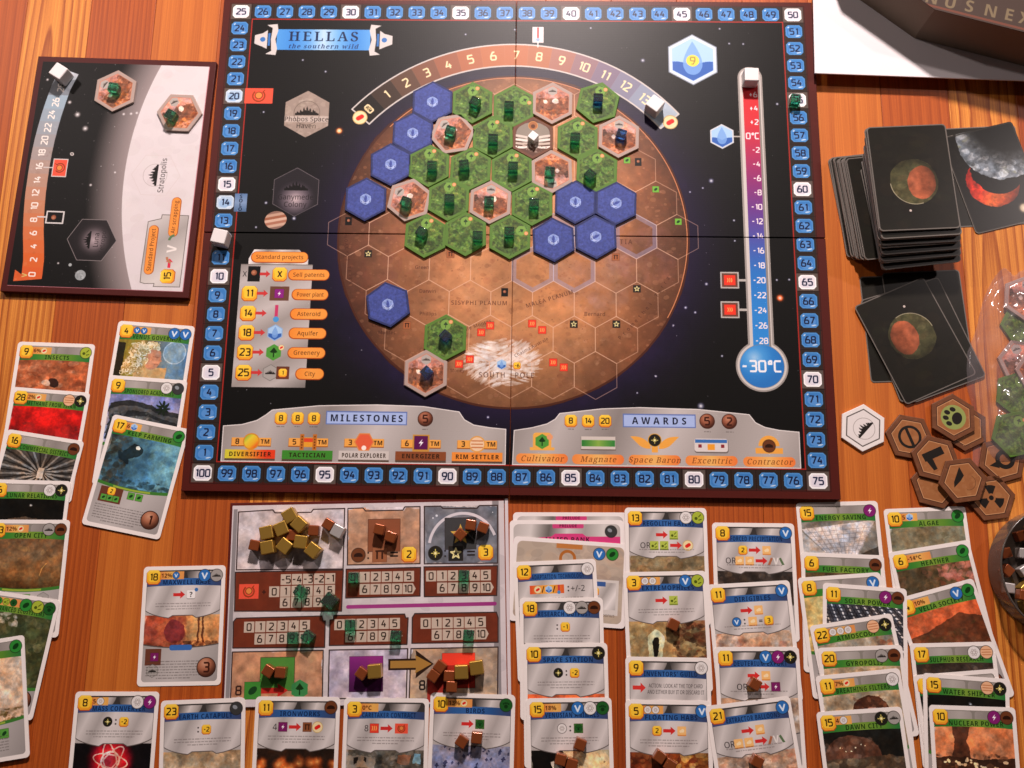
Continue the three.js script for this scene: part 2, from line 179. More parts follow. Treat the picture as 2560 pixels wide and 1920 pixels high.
function mainBoardCanvas() {
  const [c, x] = canvas(BW, BH, 4), r = rng(42);
  x.fillStyle = '#4f1a14'; x.fillRect(0, 0, BW, BH); grain(x, 0, 0, BW, BH, r, 1500, ['#5c2018', '#431410', '#561c14'], 1, 7, 0.25);
  x.fillStyle = '#33251f'; x.fillRect(8, 5.2, BW - 16, BH - 13);
  // score track
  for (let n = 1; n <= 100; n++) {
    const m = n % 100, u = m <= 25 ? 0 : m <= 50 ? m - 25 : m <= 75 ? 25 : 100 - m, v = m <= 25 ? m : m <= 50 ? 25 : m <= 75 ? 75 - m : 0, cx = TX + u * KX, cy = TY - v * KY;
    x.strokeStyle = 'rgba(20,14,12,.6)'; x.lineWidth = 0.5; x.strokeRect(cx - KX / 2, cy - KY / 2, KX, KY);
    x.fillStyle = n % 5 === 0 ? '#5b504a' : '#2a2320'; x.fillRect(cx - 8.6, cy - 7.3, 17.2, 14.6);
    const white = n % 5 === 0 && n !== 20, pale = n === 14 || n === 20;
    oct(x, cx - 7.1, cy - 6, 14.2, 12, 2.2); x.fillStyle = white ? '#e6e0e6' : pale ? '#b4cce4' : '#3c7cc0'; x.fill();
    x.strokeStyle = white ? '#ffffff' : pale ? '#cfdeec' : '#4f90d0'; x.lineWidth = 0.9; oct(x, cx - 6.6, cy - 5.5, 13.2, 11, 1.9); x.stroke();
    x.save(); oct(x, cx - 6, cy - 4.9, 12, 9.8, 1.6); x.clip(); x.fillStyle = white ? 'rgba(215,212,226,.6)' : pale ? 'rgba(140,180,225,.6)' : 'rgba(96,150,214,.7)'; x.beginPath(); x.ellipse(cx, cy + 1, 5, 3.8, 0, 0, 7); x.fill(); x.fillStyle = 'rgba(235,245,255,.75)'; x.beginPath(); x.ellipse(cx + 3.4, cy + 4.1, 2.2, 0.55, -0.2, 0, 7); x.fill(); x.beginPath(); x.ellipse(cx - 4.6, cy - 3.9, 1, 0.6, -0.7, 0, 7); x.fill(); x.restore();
    num(x, String(n), cx, cy, 5.3, '#131c3a', { lw: 0.2 });
  }
  // inner field
  const L = B(604, 400)[0], T = B(800, 50)[1], Rr = B(1958, 116)[0], Bt = B(900, 1157)[1];
  x.fillStyle = '#a4281f'; x.fillRect(L - 1, T - 1, Rr - L + 2, Bt - T + 2); x.fillStyle = '#0a0908'; x.fillRect(L, T, Rr - L, Bt - T);
  x.save(); x.beginPath(); x.rect(L, T, Rr - L, Bt - T); x.clip();
  const pl = B(843, 640), pr = B(1722, 620), pt = B(1285, 193), pb = B(1280, 1019), PX = (pl[0] + pr[0]) / 2, PY = (pt[1] + pb[1]) / 2, PR = (pr[0] - pl[0] + pb[1] - pt[1]) / 4;
  x.fillStyle = radial(x, PX, PY, PR * 1.4, '#33205a', '#33205a', '#33205a', '#2e1e50', 'rgba(24,16,40,.75)', 'rgba(8,6,8,0)'); x.fillRect(L, T, Rr - L, Bt - T);
  for (let i = 0; i < 260; i++) { x.globalAlpha = 0.25 + 0.5 * r(); disc(x, L + (Rr - L) * r(), T + (Bt - T) * r(), 0.15 + 0.3 * r() * r(), '#cfd0dc'); } x.globalAlpha = 1;
  for (const [u, v, s] of [[757, 150, 1], [814, 179, 1.1], [659, 280, 1], [605, 148, .8], [1607, 151, 1.8], [1799, 72, 1], [1823, 109, 1], [1858, 110, 1], [1943, 260, 1.2], [1778, 452, 1.9], [1757, 470, .9], [1725, 480, .9], [1835, 551, 1], [1837, 602, .9], [1766, 710, 1.3], [1714, 769, 1.2], [1738, 781, 1.1], [1682, 815, 1], [1805, 890, 1], [1752, 1015, 2.4], [1220, 1043, 1.1], [1638, 942, 1], [1592, 983, .9], [640, 568, 1], [735, 546, 1.6], [665, 507, 1.3], [1942, 700, 1], [1973, 699, 1], [1287, 74, 1], [1164, 86, 1], [1477, 70, 1]]) { const [a, b] = B(u, v); disc(x, a, b, s * 1.5, radial(x, a, b, s * 1.5, '#ffffff', 'rgba(190,195,235,.45)', 'rgba(60,60,120,0)')); }
  for (const [u, v, k] of [[848, 327, '#ffb46e'], [1950, 745, '#ff8050']]) { const [a, b] = B(u, v); disc(x, a, b, 4.6, radial(x, a, b, 4.6, '#fff6ea', k, 'rgba(200,80,20,.25)', 'rgba(90,30,10,0)')); }
  // planet
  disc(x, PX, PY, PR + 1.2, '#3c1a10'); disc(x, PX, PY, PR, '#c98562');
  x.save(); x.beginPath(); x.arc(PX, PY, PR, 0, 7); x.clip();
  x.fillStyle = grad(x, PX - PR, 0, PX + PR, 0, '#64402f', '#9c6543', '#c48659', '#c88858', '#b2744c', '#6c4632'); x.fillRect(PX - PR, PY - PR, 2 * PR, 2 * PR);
  for (const [u, v, w, h, k] of [[930, 640, 30, 60, '#7a4c3c'], [1640, 500, 44, 60, '#6a463c'], [1600, 640, 30, 26, '#b97f78'], [1480, 700, 34, 30, '#b88a88'], [1120, 240, 60, 20, '#b07050'], [1300, 900, 90, 26, '#b97c5a'], [1640, 760, 34, 60, '#a26a4a'], [900, 760, 16, 40, '#8c5640']]) { const [a, b] = B(u, v); for (let i = 0; i < 60; i++) { x.globalAlpha = 0.1; x.fillStyle = k; x.beginPath(); x.ellipse(a + (r() - 0.5) * w * 1.7, b + (r() - 0.5) * h * 1.7, 3 + w * 0.22 * r(), 3 + h * 0.18 * r(), r(), 0, 7); x.fill(); } } x.globalAlpha = 1;
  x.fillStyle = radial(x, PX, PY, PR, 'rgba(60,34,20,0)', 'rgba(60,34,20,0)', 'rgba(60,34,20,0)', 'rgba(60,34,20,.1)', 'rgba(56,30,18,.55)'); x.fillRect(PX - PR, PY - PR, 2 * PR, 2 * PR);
  grain(x, PX - PR, PY - PR, 2 * PR, 2 * PR, r, 5200, ['#84492f', '#9c5c42', '#dba27c', '#643826', '#d0916a'], 0.3, 3.2, 0.24);
  grain(x, PX - PR, PY - PR, 2 * PR, 2 * PR, r, 1500, ['#5a3424', '#6c3c2a'], 0.2, 0.7, 0.5);
  { const [a, b] = B(1255, 905); for (let i = 0; i < 620; i++) { const q = r() ** 0.6, th = r() * 6.28; x.globalAlpha = 0.2 + 0.5 * r() * (1 - q * 0.5); x.fillStyle = ['#fff6ee', '#f6e4d8', '#ead2c6'][i % 3]; x.beginPath(); x.ellipse(a + 29 * q * Math.cos(th), b + 19 * q * Math.sin(th), 1 + 4.5 * r(), 0.5 + 0.9 * r(), -0.25 + 0.5 * Math.sin(th * 2), 0, 7); x.fill(); } x.globalAlpha = 1; }
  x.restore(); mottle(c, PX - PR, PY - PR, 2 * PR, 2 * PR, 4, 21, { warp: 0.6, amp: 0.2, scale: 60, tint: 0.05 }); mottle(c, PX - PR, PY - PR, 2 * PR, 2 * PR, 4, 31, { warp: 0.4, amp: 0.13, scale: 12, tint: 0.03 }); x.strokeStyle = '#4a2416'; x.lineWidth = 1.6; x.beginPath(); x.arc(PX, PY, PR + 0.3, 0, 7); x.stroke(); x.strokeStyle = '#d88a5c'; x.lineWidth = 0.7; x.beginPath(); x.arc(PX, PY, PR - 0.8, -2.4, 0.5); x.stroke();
  // hex grid
  const pitch = 1.765 * KX, hexR = pitch / Math.sqrt(3), gx = TX + 12.5 * KX, gy = TY - 12.345 * KY;
  for (let row = 0; row < 9; row++) { const n = 9 - Math.abs(row - 4); for (let i = 0; i < n; i++) { const cx = gx + (i - (n - 1) / 2) * pitch, cy = gy + (row - 4) * hexR * 1.5; hexPath(x, cx, cy, hexR); const sea = (row === 4 && i > 4 && i < 8) || (row === 5 && (i === 5 || i === 4)); if (sea) { x.save(); x.clip(); x.strokeStyle = 'rgba(150,150,190,.45)'; x.lineWidth = 7; x.stroke(); x.restore(); } hexPath(x, cx, cy, hexR); x.strokeStyle = sea ? 'rgba(200,195,215,.65)' : 'rgba(232,186,156,.55)'; x.lineWidth = 0.55; x.stroke(); } }
  const lab = (s, u, v, size, rot = 0, gap = 0.1, o = {}) => { const [a, b] = B(u, v); text(x, s, a, b, size, 'rgba(58,28,20,.88)', { font: 'normal', gap, rot, ...o }); };
  lab('SISYPHI PLANUM', 1198, 757, 3.6, 0, 0.14); lab('MALEA PLANUM', 1374, 747, 3.4, -0.32, 0.14); lab('Green', 1055, 668, 3, 0, 0.02); lab('Darwin', 1069, 728, 3, 0, 0.02); lab('Phillips', 1070, 784, 3, 0, 0.02); lab('Bernard', 1487, 785, 3.2, 0, 0.04); lab('SOUTH   POLE', 1266, 938, 4.2, 0, 0.16); lab('Stoney', 1143, 926, 2.6, 0, 0.02); lab('TIA', 1565, 605, 3.8, 0, 0.3); lab('Chasma Australe', 1328, 868, 2.7, -0.52, 0.05); lab('ile Montes', 1196, 812, 2.9, -0.35, 0.1); lab('Charitum', 957, 813, 2.9, 0, 0.04); lab('Montes', 967, 831, 2.9, 0, 0.04);
  'Promethei Terra'.split('').forEach((ch, i) => { const f = i / 14, u = 1550 + 118 * f + 8 * Math.sin(f * 3), v = 844 - 148 * f; lab(ch, u, v, 3.1, -0.95); });
  'NOACHIS TERRA'.split('').forEach((ch, i) => lab(ch, 864 + i * 1.1, 592 + i * 9.5, 2.6, 1.45));
  // placement icons
  for (const [u, v] of [[1203, 831], [1225.3, 814], [1330.3, 809], [1355.5, 825], [1147.6, 909.7], [1174.5, 898], [1382.9, 906], [1409.5, 918.4]]) { const [a, b] = B(u, v); square(x, a, b, 6.2, '#f0402a', heatBars); }
  for (const [u, v] of [[1434.5, 810.4], [1541, 810.4], [1592.2, 722], [920.5, 634.4]]) { const [a, b] = B(u, v); square(x, a, b, 6, '#2a241e', starIcon); }
  for (const [u, v] of [[1261.7, 730.8], [871.3, 552.8], [1595.6, 405]]) { const [a, b] = B(u, v); planetCard(x, a, b, 5.4, 7); }
  for (const [u, v] of [[1126.3, 635.3], [1539.5, 642.5], [1017.4, 813.2]]) { const [a, b] = B(u, v); square(x, a, b, 6, '#a5603a', gate); }
  for (const [u, v] of [[1639.3, 473.3], [1695.7, 554.3], [1567.5, 400.7]]) { const [a, b] = B(u, v); square(x, a, b, 5.4, '#6fb23c', leaf); }
  { const [a, b] = B(1254.1, 911.1); waterHex(x, a, b, 4.2, '#9ec3ea'); const [d, e] = B(1292.6, 914); coin(x, d, e, 5.6, '-6'); }
  // oxygen arc
  const [ox, oy, oR] = circle3(B(880, 273), B(1290, 111), B(1697, 285)), iR = Math.abs(B(1290, 165)[1] - oy), a0 = Math.atan2(B(880, 273)[1] - oy, B(880, 273)[0] - ox), a1 = Math.atan2(B(1697, 285)[1] - oy, B(1697, 285)[0] - ox), mid = (oR + iR) / 2;
  const band = ['#17110c', '#3a2a20', '#5c4030', '#7c4f3a', '#96593e', '#a9623f', '#b2683f', '#b3683f', '#ac6844', '#a0695a', '#8c6a70', '#7c6c80', '#7f7c92', '#8a92a6', '#a8b6c4'];
  for (let i = 0; i < 15; i++) { const b0 = a0 + (a1 - a0) * i / 15, b1 = a0 + (a1 - a0) * (i + 1) / 15; x.fillStyle = band[i]; x.beginPath(); x.arc(ox, oy, oR, b0, b1 + 0.004); x.arc(ox, oy, iR, b1 + 0.004, b0, true); x.fill(); x.strokeStyle = 'rgba(220,190,160,.25)'; x.lineWidth = 0.3; x.beginPath(); x.moveTo(ox + oR * Math.cos(b1), oy + oR * Math.sin(b1)); x.lineTo(ox + iR * Math.cos(b1), oy + iR * Math.sin(b1)); x.stroke(); const am = (b0 + b1) / 2; if (i < 14) num(x, String(i), ox + mid * Math.cos(am), oy + mid * Math.sin(am), 7.2, '#f0dcae', { rot: am + Math.PI / 2, lw: 0.19 }); }
  x.strokeStyle = '#c9c2bd'; x.lineWidth = 1.3; x.beginPath(); x.arc(ox, oy, oR, a0, a1); x.arc(ox, oy, iR, a1, a0, true); x.closePath(); x.stroke();
  { const [a, b] = B(921, 272); text(x, '%', a, b, 5, '#cfb884', { rot: -0.75 }); }
  for (const [u, v] of [[900, 293.7], [1675.8, 305.3]]) { const [a, b] = B(u, v); oxygen(x, a, b, 6); }
  { const [a, b] = B(1345, 87); x.strokeStyle = '#d8d4d0'; x.lineWidth = 1.1; x.beginPath(); x.moveTo(a, b + 6); x.lineTo(a, b + 12); x.stroke(); x.fillStyle = '#e8e2e2'; x.fillRect(a - 4.8, b - 7.5, 9.6, 15); x.strokeStyle = '#c23a3a'; x.lineWidth = 1.7; x.beginPath(); x.moveTo(a, b - 7); x.lineTo(a, b + 3); x.stroke(); disc(x, a, b + 4.6, 1.7, '#8fa8c6'); }
  // banner
  { const [a, b] = B(693.4, 73), [d, e] = B(924.8, 126), h = e - b, w = d - a, cx = (a + d) / 2, cy = (b + e) / 2; x.fillStyle = grad(x, a, 0, d, 0, '#4f97dc', '#3f88d6', '#5c9fe0', '#b4d4f0', '#6aa9e2', '#3f88d6', '#5c9fe0'); x.fillRect(a, b, w, h);
    for (const s of [-1, 1]) { const X = cx + s * w / 2; x.fillStyle = '#cfc9c6'; poly(x, [[X + s * 9, b - 4], [X, b - 5], [X - s * 1, b + 1], [X + s * 1, cy], [X - s * 1, e - 1], [X, e + 5], [X + s * 9, e + 4], [X + s * 4, e + 1], [X + s * 5, cy], [X + s * 4, b - 1]]); x.fill(); poly(x, [[X + s * 8, cy - 9], [X + s * 12, cy - 6], [X + s * 19, cy - 4], [X + s * 19, cy + 4], [X + s * 12, cy + 7], [X + s * 8, cy + 9]]); x.fill(); x.fillStyle = '#3c74b8'; x.fillRect(X + s * 6.5 - 1, cy - 6, 2, 12); disc(x, X + s * 12, cy, 2.3, '#3c74b8'); }
    text(x, 'HELLAS', cx, cy - 3.2, 9, '#16264a', { family: 'serif', gap: 0.2 }); text(x, 'the southern wild', cx, cy + 6.3, 4, '#1c3060', { family: 'serif', font: 'italic bold', gap: 0.16 }); }
  { const [a, b] = B(1731.7, 149), R = 24; hexPath(x, a, b, R); x.fillStyle = '#8c98a8'; x.fill(); waterHex(x, a, b, R * 0.96, '#d4dce6'); disc(x, a, b + 1, 5.5, '#f3dc54'); num(x, '9', a, b + 1, 6.4, '#a08a4a', { lw: 0.17 }); }
  // thermometer
  { const [tx, ty] = B(1877, 168), [bx, by] = B(1905.3, 915.5), R = 20.8, w = 19.6; x.fillStyle = '#9c9590'; rr(x, bx - w / 2 - 0.6, ty, w + 1.2, by - ty, w / 2); x.fill(); disc(x, bx, by, R, '#9c9590'); x.fillStyle = '#cfc8c3'; rr(x, bx - w / 2 + 0.9, ty + 1.2, w - 1.8, by - ty, w / 2 - 1); x.fill(); disc(x, bx, by, R - 1.3, '#cfc8c3'); const t = w - 7;
    x.fillStyle = '#8a837e'; x.fillRect(bx + t / 2, ty + 8, 1.7, by - ty - 22); x.fillStyle = grad(x, 0, ty, 0, by, '#a01f22', '#d02a30', '#d0303a', '#b03058', '#8c3272', '#6a3c8c', '#4c56a8', '#2f74c4', '#2f82d0', '#3088d6', '#3a90da'); rr(x, bx - t / 2, ty + 3.4, t, by - ty, t / 2 - 1); x.fill(); disc(x, bx, by, R - 3, '#7a8494'); disc(x, bx, by, R - 3.4, radial(x, bx - 6, by - 7, 22, '#9cc8ee', '#4a9ade', '#2f80cc', '#2a74c0'));
    const y4 = B(1880, 270.5)[1], yn = B(1902, 852)[1]; for (let d = 6; d >= -28; d -= 2) { const y = y4 + (4 - d) / 32 * (yn - y4); if (d) num(x, d > 0 ? '+' + d : String(d), bx + t / 2 - 1, y, 4.3, '#f6e8ec', { lw: 0.2, align: 'right' }); else num(x, '0°C', bx + t / 2 - 0.8, y, 5, '#f6e8ec', { lw: 0.2, align: 'right' }); }
    num(x, '-30°C', bx - 0.5, by, 8.4, '#f2f4fa', { lw: 0.19 });
    for (const [u, v] of [[1824.2, 700.4], [1825.1, 774.2]]) { const [a, b] = B(u, v); x.fillStyle = '#b8b2ac'; x.fillRect(a, b - 1, bx - w / 2 - a, 2); x.fillRect(a - 7.5, b - 7, 15, 14); x.fillStyle = '#6a4034'; x.fillRect(a - 6.3, b - 5.8, 12.6, 11.6); x.fillStyle = '#ee3a26'; x.fillRect(a - 4.6, b - 4.2, 9.2, 8.4); heatBars(x, a, b, 7); }
    const [a, b] = B(1805, 341); x.fillStyle = '#b8b2ac'; x.fillRect(a, b - 0.6, bx - w / 2 - a, 1.2); waterHex(x, a, b, 11.3, '#cfd2d8'); }
  // off-planet places
  { const [a, b] = B(767, 285), R = 21.5; hexPath(x, a, b, R); x.fillStyle = '#9c8b80'; x.fill(); x.save(); x.clip(); grain(x, a - R, b - R, 2 * R, 2 * R, r, 160, ['#b8a698', '#857468', '#a89488', '#c4b4a6'], 1, 5, 0.4); x.fillStyle = '#bfb0a6'; x.fillRect(a - 19, b + 2, 38, 5.5); x.restore(); disc(x, a, b - 1, 11, null, '#6a5c52', 0.4); skyline(x, a, b + 0.5, 20, '#1c1612'); text(x, 'Phobos Space', a, b + 4.6, 4.2, '#241c18', { font: 'normal', gap: 0.02 }); text(x, 'Haven', a, b + 11, 4.2, '#241c18', { font: 'normal', gap: 0.02 }); }
  { const [a, b] = B(739.7, 480), R = 21.5; hexPath(x, a, b, R); x.fillStyle = '#211d22'; x.fill(); x.strokeStyle = '#6c6468'; x.lineWidth = 0.5; x.stroke(); x.save(); x.clip(); disc(x, a, b + 3, 18, radial(x, a, b + 6, 18, '#cdb9bc', '#7e7078', '#443c44', 'rgba(30,26,32,0)')); x.restore(); skyline(x, a, b - 2, 20, '#0c090a'); text(x, 'Ganymede', a, b + 4.5, 4.4, '#1a1416', { font: 'normal' }); text(x, 'Colony', a, b + 11, 4.4, '#1a1416', { font: 'normal' }); }
  { const [a, b] = B(689, 550); x.save(); x.translate(a, b); x.rotate(-0.2); x.beginPath(); x.ellipse(0, 0, 9.2, 7.8, 0, 0, 7); x.clip(); ['#8c6a5c', '#c09a84', '#9c6248', '#d2ae98', '#a8705a', '#c8a48e', '#8a6a5e'].forEach((k, i) => { x.fillStyle = k; x.fillRect(-10, -8 + i * 2.3, 20, 2.5); }); x.restore(); }
  x.restore();
  { const [a, b] = B(601.6, 506.5); x.fillStyle = grad(x, 0, b - 8, 0, b + 8, '#5c7ba6', '#7e97ba', '#4a688e'); x.fillRect(a - 5.2, b - 8, 10.4, 16); 'SOLO'.split('').forEach((ch, i) => text(x, ch, a, b - 5.6 + i * 3.8, 3.2, '#121c30')); }
  { const [a, b] = B(647, 239.6); emblem(x, a, b, 24, 14.2); }
  // standard projects panel
  { const z = (p, q) => B(560 + p / 3.77, 560 + q / 3.77), tl = z(160, 376), br = z(815, 1545), tp = z(260, 238)[1], x0 = tl[0], x1 = z(884, 380)[0] - 4, y1 = br[1]; x.save(); poly(x, [[x0 + 6, tl[1] + 0.5], [x0 + 6, tp + 8], [x0 + 10, tp], [x1 - 12, tp], [x1 - 4, tp + 8], [x1 - 4, tl[1] + 0.5]]); x.clip(); silver(x, x0, tp, x1 - x0, 20); x.restore(); x.save(); x.beginPath(); x.rect(x0, tl[1], x1 - x0, y1 - tl[1]); x.clip(); x.fillStyle = grad(x, x0, tl[1], x1, y1, '#8f8783', '#c0b8b5', '#a8a09c', '#c6bebb', '#a09894', '#c2bab7', '#9c948f', '#bdb5b2', '#76706c'); x.fillRect(x0, tl[1], x1 - x0, y1 - tl[1]); x.restore(); x.fillStyle = '#7d7570'; x.fillRect(x0, tl[1], x1 - x0, 0.8);
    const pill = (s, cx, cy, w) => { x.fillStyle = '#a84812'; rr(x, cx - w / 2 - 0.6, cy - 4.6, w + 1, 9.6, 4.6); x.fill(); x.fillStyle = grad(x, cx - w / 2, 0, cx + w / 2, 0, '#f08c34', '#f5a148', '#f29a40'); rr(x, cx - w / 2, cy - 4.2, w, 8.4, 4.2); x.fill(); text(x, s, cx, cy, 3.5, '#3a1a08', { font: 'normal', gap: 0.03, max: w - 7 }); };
    const sp = z(525, 316); pill('Standard projects', sp[0], sp[1] - 0.4, 46); const ys = [472, 655, 842, 1025, 1210, 1402].map((q) => z(500, q)[1]), cL = z(240, 655)[0], cM = z(505, 840)[0] - 1;
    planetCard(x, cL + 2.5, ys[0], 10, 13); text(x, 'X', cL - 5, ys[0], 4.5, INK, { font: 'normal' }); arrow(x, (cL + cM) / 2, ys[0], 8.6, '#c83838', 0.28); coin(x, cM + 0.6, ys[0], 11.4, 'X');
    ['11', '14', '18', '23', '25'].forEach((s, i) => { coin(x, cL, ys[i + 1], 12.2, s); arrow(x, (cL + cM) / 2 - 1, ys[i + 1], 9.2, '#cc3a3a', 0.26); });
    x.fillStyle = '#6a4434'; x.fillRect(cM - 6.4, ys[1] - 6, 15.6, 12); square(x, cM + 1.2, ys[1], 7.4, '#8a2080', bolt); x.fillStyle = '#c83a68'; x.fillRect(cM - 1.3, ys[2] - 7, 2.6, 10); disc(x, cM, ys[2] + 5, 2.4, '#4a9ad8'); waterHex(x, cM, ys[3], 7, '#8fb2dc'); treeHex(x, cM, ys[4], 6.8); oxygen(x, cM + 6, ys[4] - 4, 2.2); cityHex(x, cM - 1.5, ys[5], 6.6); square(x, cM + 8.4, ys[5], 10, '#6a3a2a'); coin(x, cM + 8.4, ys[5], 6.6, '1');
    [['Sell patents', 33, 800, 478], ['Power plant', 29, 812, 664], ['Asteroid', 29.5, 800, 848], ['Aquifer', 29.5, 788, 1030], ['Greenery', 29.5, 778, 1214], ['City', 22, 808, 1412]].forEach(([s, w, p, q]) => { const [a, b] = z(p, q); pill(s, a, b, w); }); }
  // milestones and awards
  const z1 = (p, q) => B(480 + p / S1, 820 + q / S1), z2 = (p, q) => B(1040 + p / S1, 820 + q / S1), z3 = (p, q) => B(1600 + p / S1, 820 + q / S1), S1 = 3.456;
  for (const pts of [[z1(246, 1153), z1(268, 842), z1(430, 830), z1(560, 795), z1(640, 745), z1(692, 705), z1(1100, 668), z1(1600, 660), z1(2000, 675), z2(375, 722), z2(420, 790), z2(500, 835), z2(640, 858), z2(780, 872), z2(774, 1183)], [z2(830, 1184), z2(845, 882), z2(1000, 858), z2(1130, 825), z2(1200, 785), z2(1240, 735), z2(1600, 695), z3(0, 684), z3(500, 700), z3(945, 745), z3(1000, 815), z3(1080, 855), z3(1200, 880), z3(1378, 897), z3(1393, 1215)]]) {
    const xs = pts.map((p) => p[0]), ysv = pts.map((p) => p[1]), X0 = Math.min(...xs), X1 = Math.max(...xs), Y0 = Math.min(...ysv), Y1 = Math.max(...ysv); x.save(); poly(x, pts); x.clip(); x.fillStyle = grad(x, X0, Y0, X1, Y1 + 40, '#8f8783', '#bdb5b2', '#8c8480', '#c8c0bd', '#a39b97', '#b8b0ac', '#948c88'); x.fillRect(X0, Y0, X1 - X0, Y1 - Y0); x.strokeStyle = '#e6dfdc'; x.lineWidth = 1.4; poly(x, pts); x.stroke(); x.restore(); }
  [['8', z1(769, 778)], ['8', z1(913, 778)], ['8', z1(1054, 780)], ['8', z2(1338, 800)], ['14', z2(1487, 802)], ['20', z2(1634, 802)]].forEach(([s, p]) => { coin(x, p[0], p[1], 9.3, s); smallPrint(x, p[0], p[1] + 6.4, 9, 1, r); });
  for (const [s, p, w] of [['MILESTONES', z1(1508, 778), 64], ['AWARDS', z2(2102, 802), 57]]) { x.fillStyle = '#6478b4'; x.fillRect(p[0] - w / 2, p[1] - 5.4, w, 10.8); x.fillStyle = '#a9bdea'; x.fillRect(p[0] - w / 2 + 0.8, p[1] - 4.4, w - 1.6, 9); text(x, s, p[0], p[1] + 0.2, 5.4, '#15182c', { gap: s[0] === 'M' ? 0.24 : 0.44 }); }
  for (const [s, p] of [['5', z1(2016, 785)], ['5', z3(580, 805)], ['2', z3(772, 808)]]) { disc(x, p[0], p[1], 5.8, radial(x, p[0] - 1, p[1] - 2, 7, '#c98a6c', '#9a5a42', '#4a2418'), '#3a1a10', 0.5); num(x, s, p[0], p[1], 5.6, '#3c170c', { lw: 0.22 }); smallPrint(x, p[0], p[1] + 8, 9, 1, r); }
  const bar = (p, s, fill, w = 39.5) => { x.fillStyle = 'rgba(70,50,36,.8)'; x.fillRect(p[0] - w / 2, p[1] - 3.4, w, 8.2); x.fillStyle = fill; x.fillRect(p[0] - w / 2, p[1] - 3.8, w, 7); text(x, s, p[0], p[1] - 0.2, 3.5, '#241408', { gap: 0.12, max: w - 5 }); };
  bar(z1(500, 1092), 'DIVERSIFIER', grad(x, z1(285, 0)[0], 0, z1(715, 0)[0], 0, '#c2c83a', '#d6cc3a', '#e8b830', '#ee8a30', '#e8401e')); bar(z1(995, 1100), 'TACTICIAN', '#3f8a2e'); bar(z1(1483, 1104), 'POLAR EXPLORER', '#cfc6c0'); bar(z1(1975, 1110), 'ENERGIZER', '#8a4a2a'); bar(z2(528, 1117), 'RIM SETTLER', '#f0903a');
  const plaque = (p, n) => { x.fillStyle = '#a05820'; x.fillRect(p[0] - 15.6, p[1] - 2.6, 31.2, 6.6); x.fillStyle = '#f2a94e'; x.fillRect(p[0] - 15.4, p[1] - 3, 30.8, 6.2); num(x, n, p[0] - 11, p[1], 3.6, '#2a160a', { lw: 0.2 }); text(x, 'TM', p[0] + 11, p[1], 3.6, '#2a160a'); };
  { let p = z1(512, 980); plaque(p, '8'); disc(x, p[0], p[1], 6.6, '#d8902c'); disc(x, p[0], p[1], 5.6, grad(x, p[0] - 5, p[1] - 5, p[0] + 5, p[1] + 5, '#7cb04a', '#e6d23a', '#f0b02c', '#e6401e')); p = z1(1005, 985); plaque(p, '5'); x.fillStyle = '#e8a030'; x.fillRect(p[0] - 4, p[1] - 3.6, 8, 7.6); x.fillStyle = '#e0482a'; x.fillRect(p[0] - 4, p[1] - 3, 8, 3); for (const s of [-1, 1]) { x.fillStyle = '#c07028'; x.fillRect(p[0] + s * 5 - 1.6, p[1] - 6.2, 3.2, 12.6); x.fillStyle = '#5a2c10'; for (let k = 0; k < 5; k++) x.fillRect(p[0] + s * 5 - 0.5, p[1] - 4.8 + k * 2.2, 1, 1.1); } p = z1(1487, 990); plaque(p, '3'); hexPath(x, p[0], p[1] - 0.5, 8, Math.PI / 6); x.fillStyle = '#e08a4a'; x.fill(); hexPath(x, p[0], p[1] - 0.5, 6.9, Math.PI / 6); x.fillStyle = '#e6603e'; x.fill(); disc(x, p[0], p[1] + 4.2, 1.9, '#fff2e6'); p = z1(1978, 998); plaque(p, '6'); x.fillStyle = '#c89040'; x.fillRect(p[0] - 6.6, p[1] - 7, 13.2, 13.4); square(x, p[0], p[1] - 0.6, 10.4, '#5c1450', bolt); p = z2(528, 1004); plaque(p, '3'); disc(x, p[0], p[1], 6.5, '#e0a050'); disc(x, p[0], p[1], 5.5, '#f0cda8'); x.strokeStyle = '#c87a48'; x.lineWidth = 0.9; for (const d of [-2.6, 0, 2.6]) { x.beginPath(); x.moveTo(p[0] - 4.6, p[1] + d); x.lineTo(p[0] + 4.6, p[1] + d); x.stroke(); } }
  for (const [s, p] of [['Cultivator', z2(1088, 1127)], ['Magnate', z2(1573, 1134)], ['Space Baron', z2(2062, 1140)], ['Excentric', z3(618, 1146)], ['Contractor', z3(1118, 1156)]]) { x.fillStyle = grad(x, p[0] - 20, 0, p[0] + 20, 0, '#ee8a44', '#f4a052', '#f0b868', '#f39a4c', '#ec7a3c'); rr(x, p[0] - 20.2, p[1] - 3.8, 40.4, 7.8, 3.8); x.fill(); text(x, s, p[0], p[1] + 0.1, 4.3, '#6a3410', { family: 'serif', font: 'italic', gap: 0.12 }); }
  { let p = z2(1090, 980); x.fillStyle = '#f0b050'; rr(x, p[0] - 7.2, p[1] - 7, 14.4, 13.4, 2.5); x.fill(); x.fillRect(p[0] - 9.6, p[1] + 4.6, 19.2, 2.4); treeHex(x, p[0], p[1], 6); disc(x, p[0] + 6, p[1] - 3.4, 2.4, '#eaa070'); p = z2(1575, 995); x.fillStyle = '#6a5a50'; x.fillRect(p[0] - 13.6, p[1] - 5, 27.2, 10.6); x.fillStyle = '#d2c8c0'; x.fillRect(p[0] - 13.4, p[1] - 5.2, 26.8, 10); x.fillStyle = grad(x, p[0] - 13, 0, p[0] + 13, 0, '#2a7a34', '#8ab04a', '#2f8038'); x.fillRect(p[0] - 13, p[1] - 2.4, 26, 5);
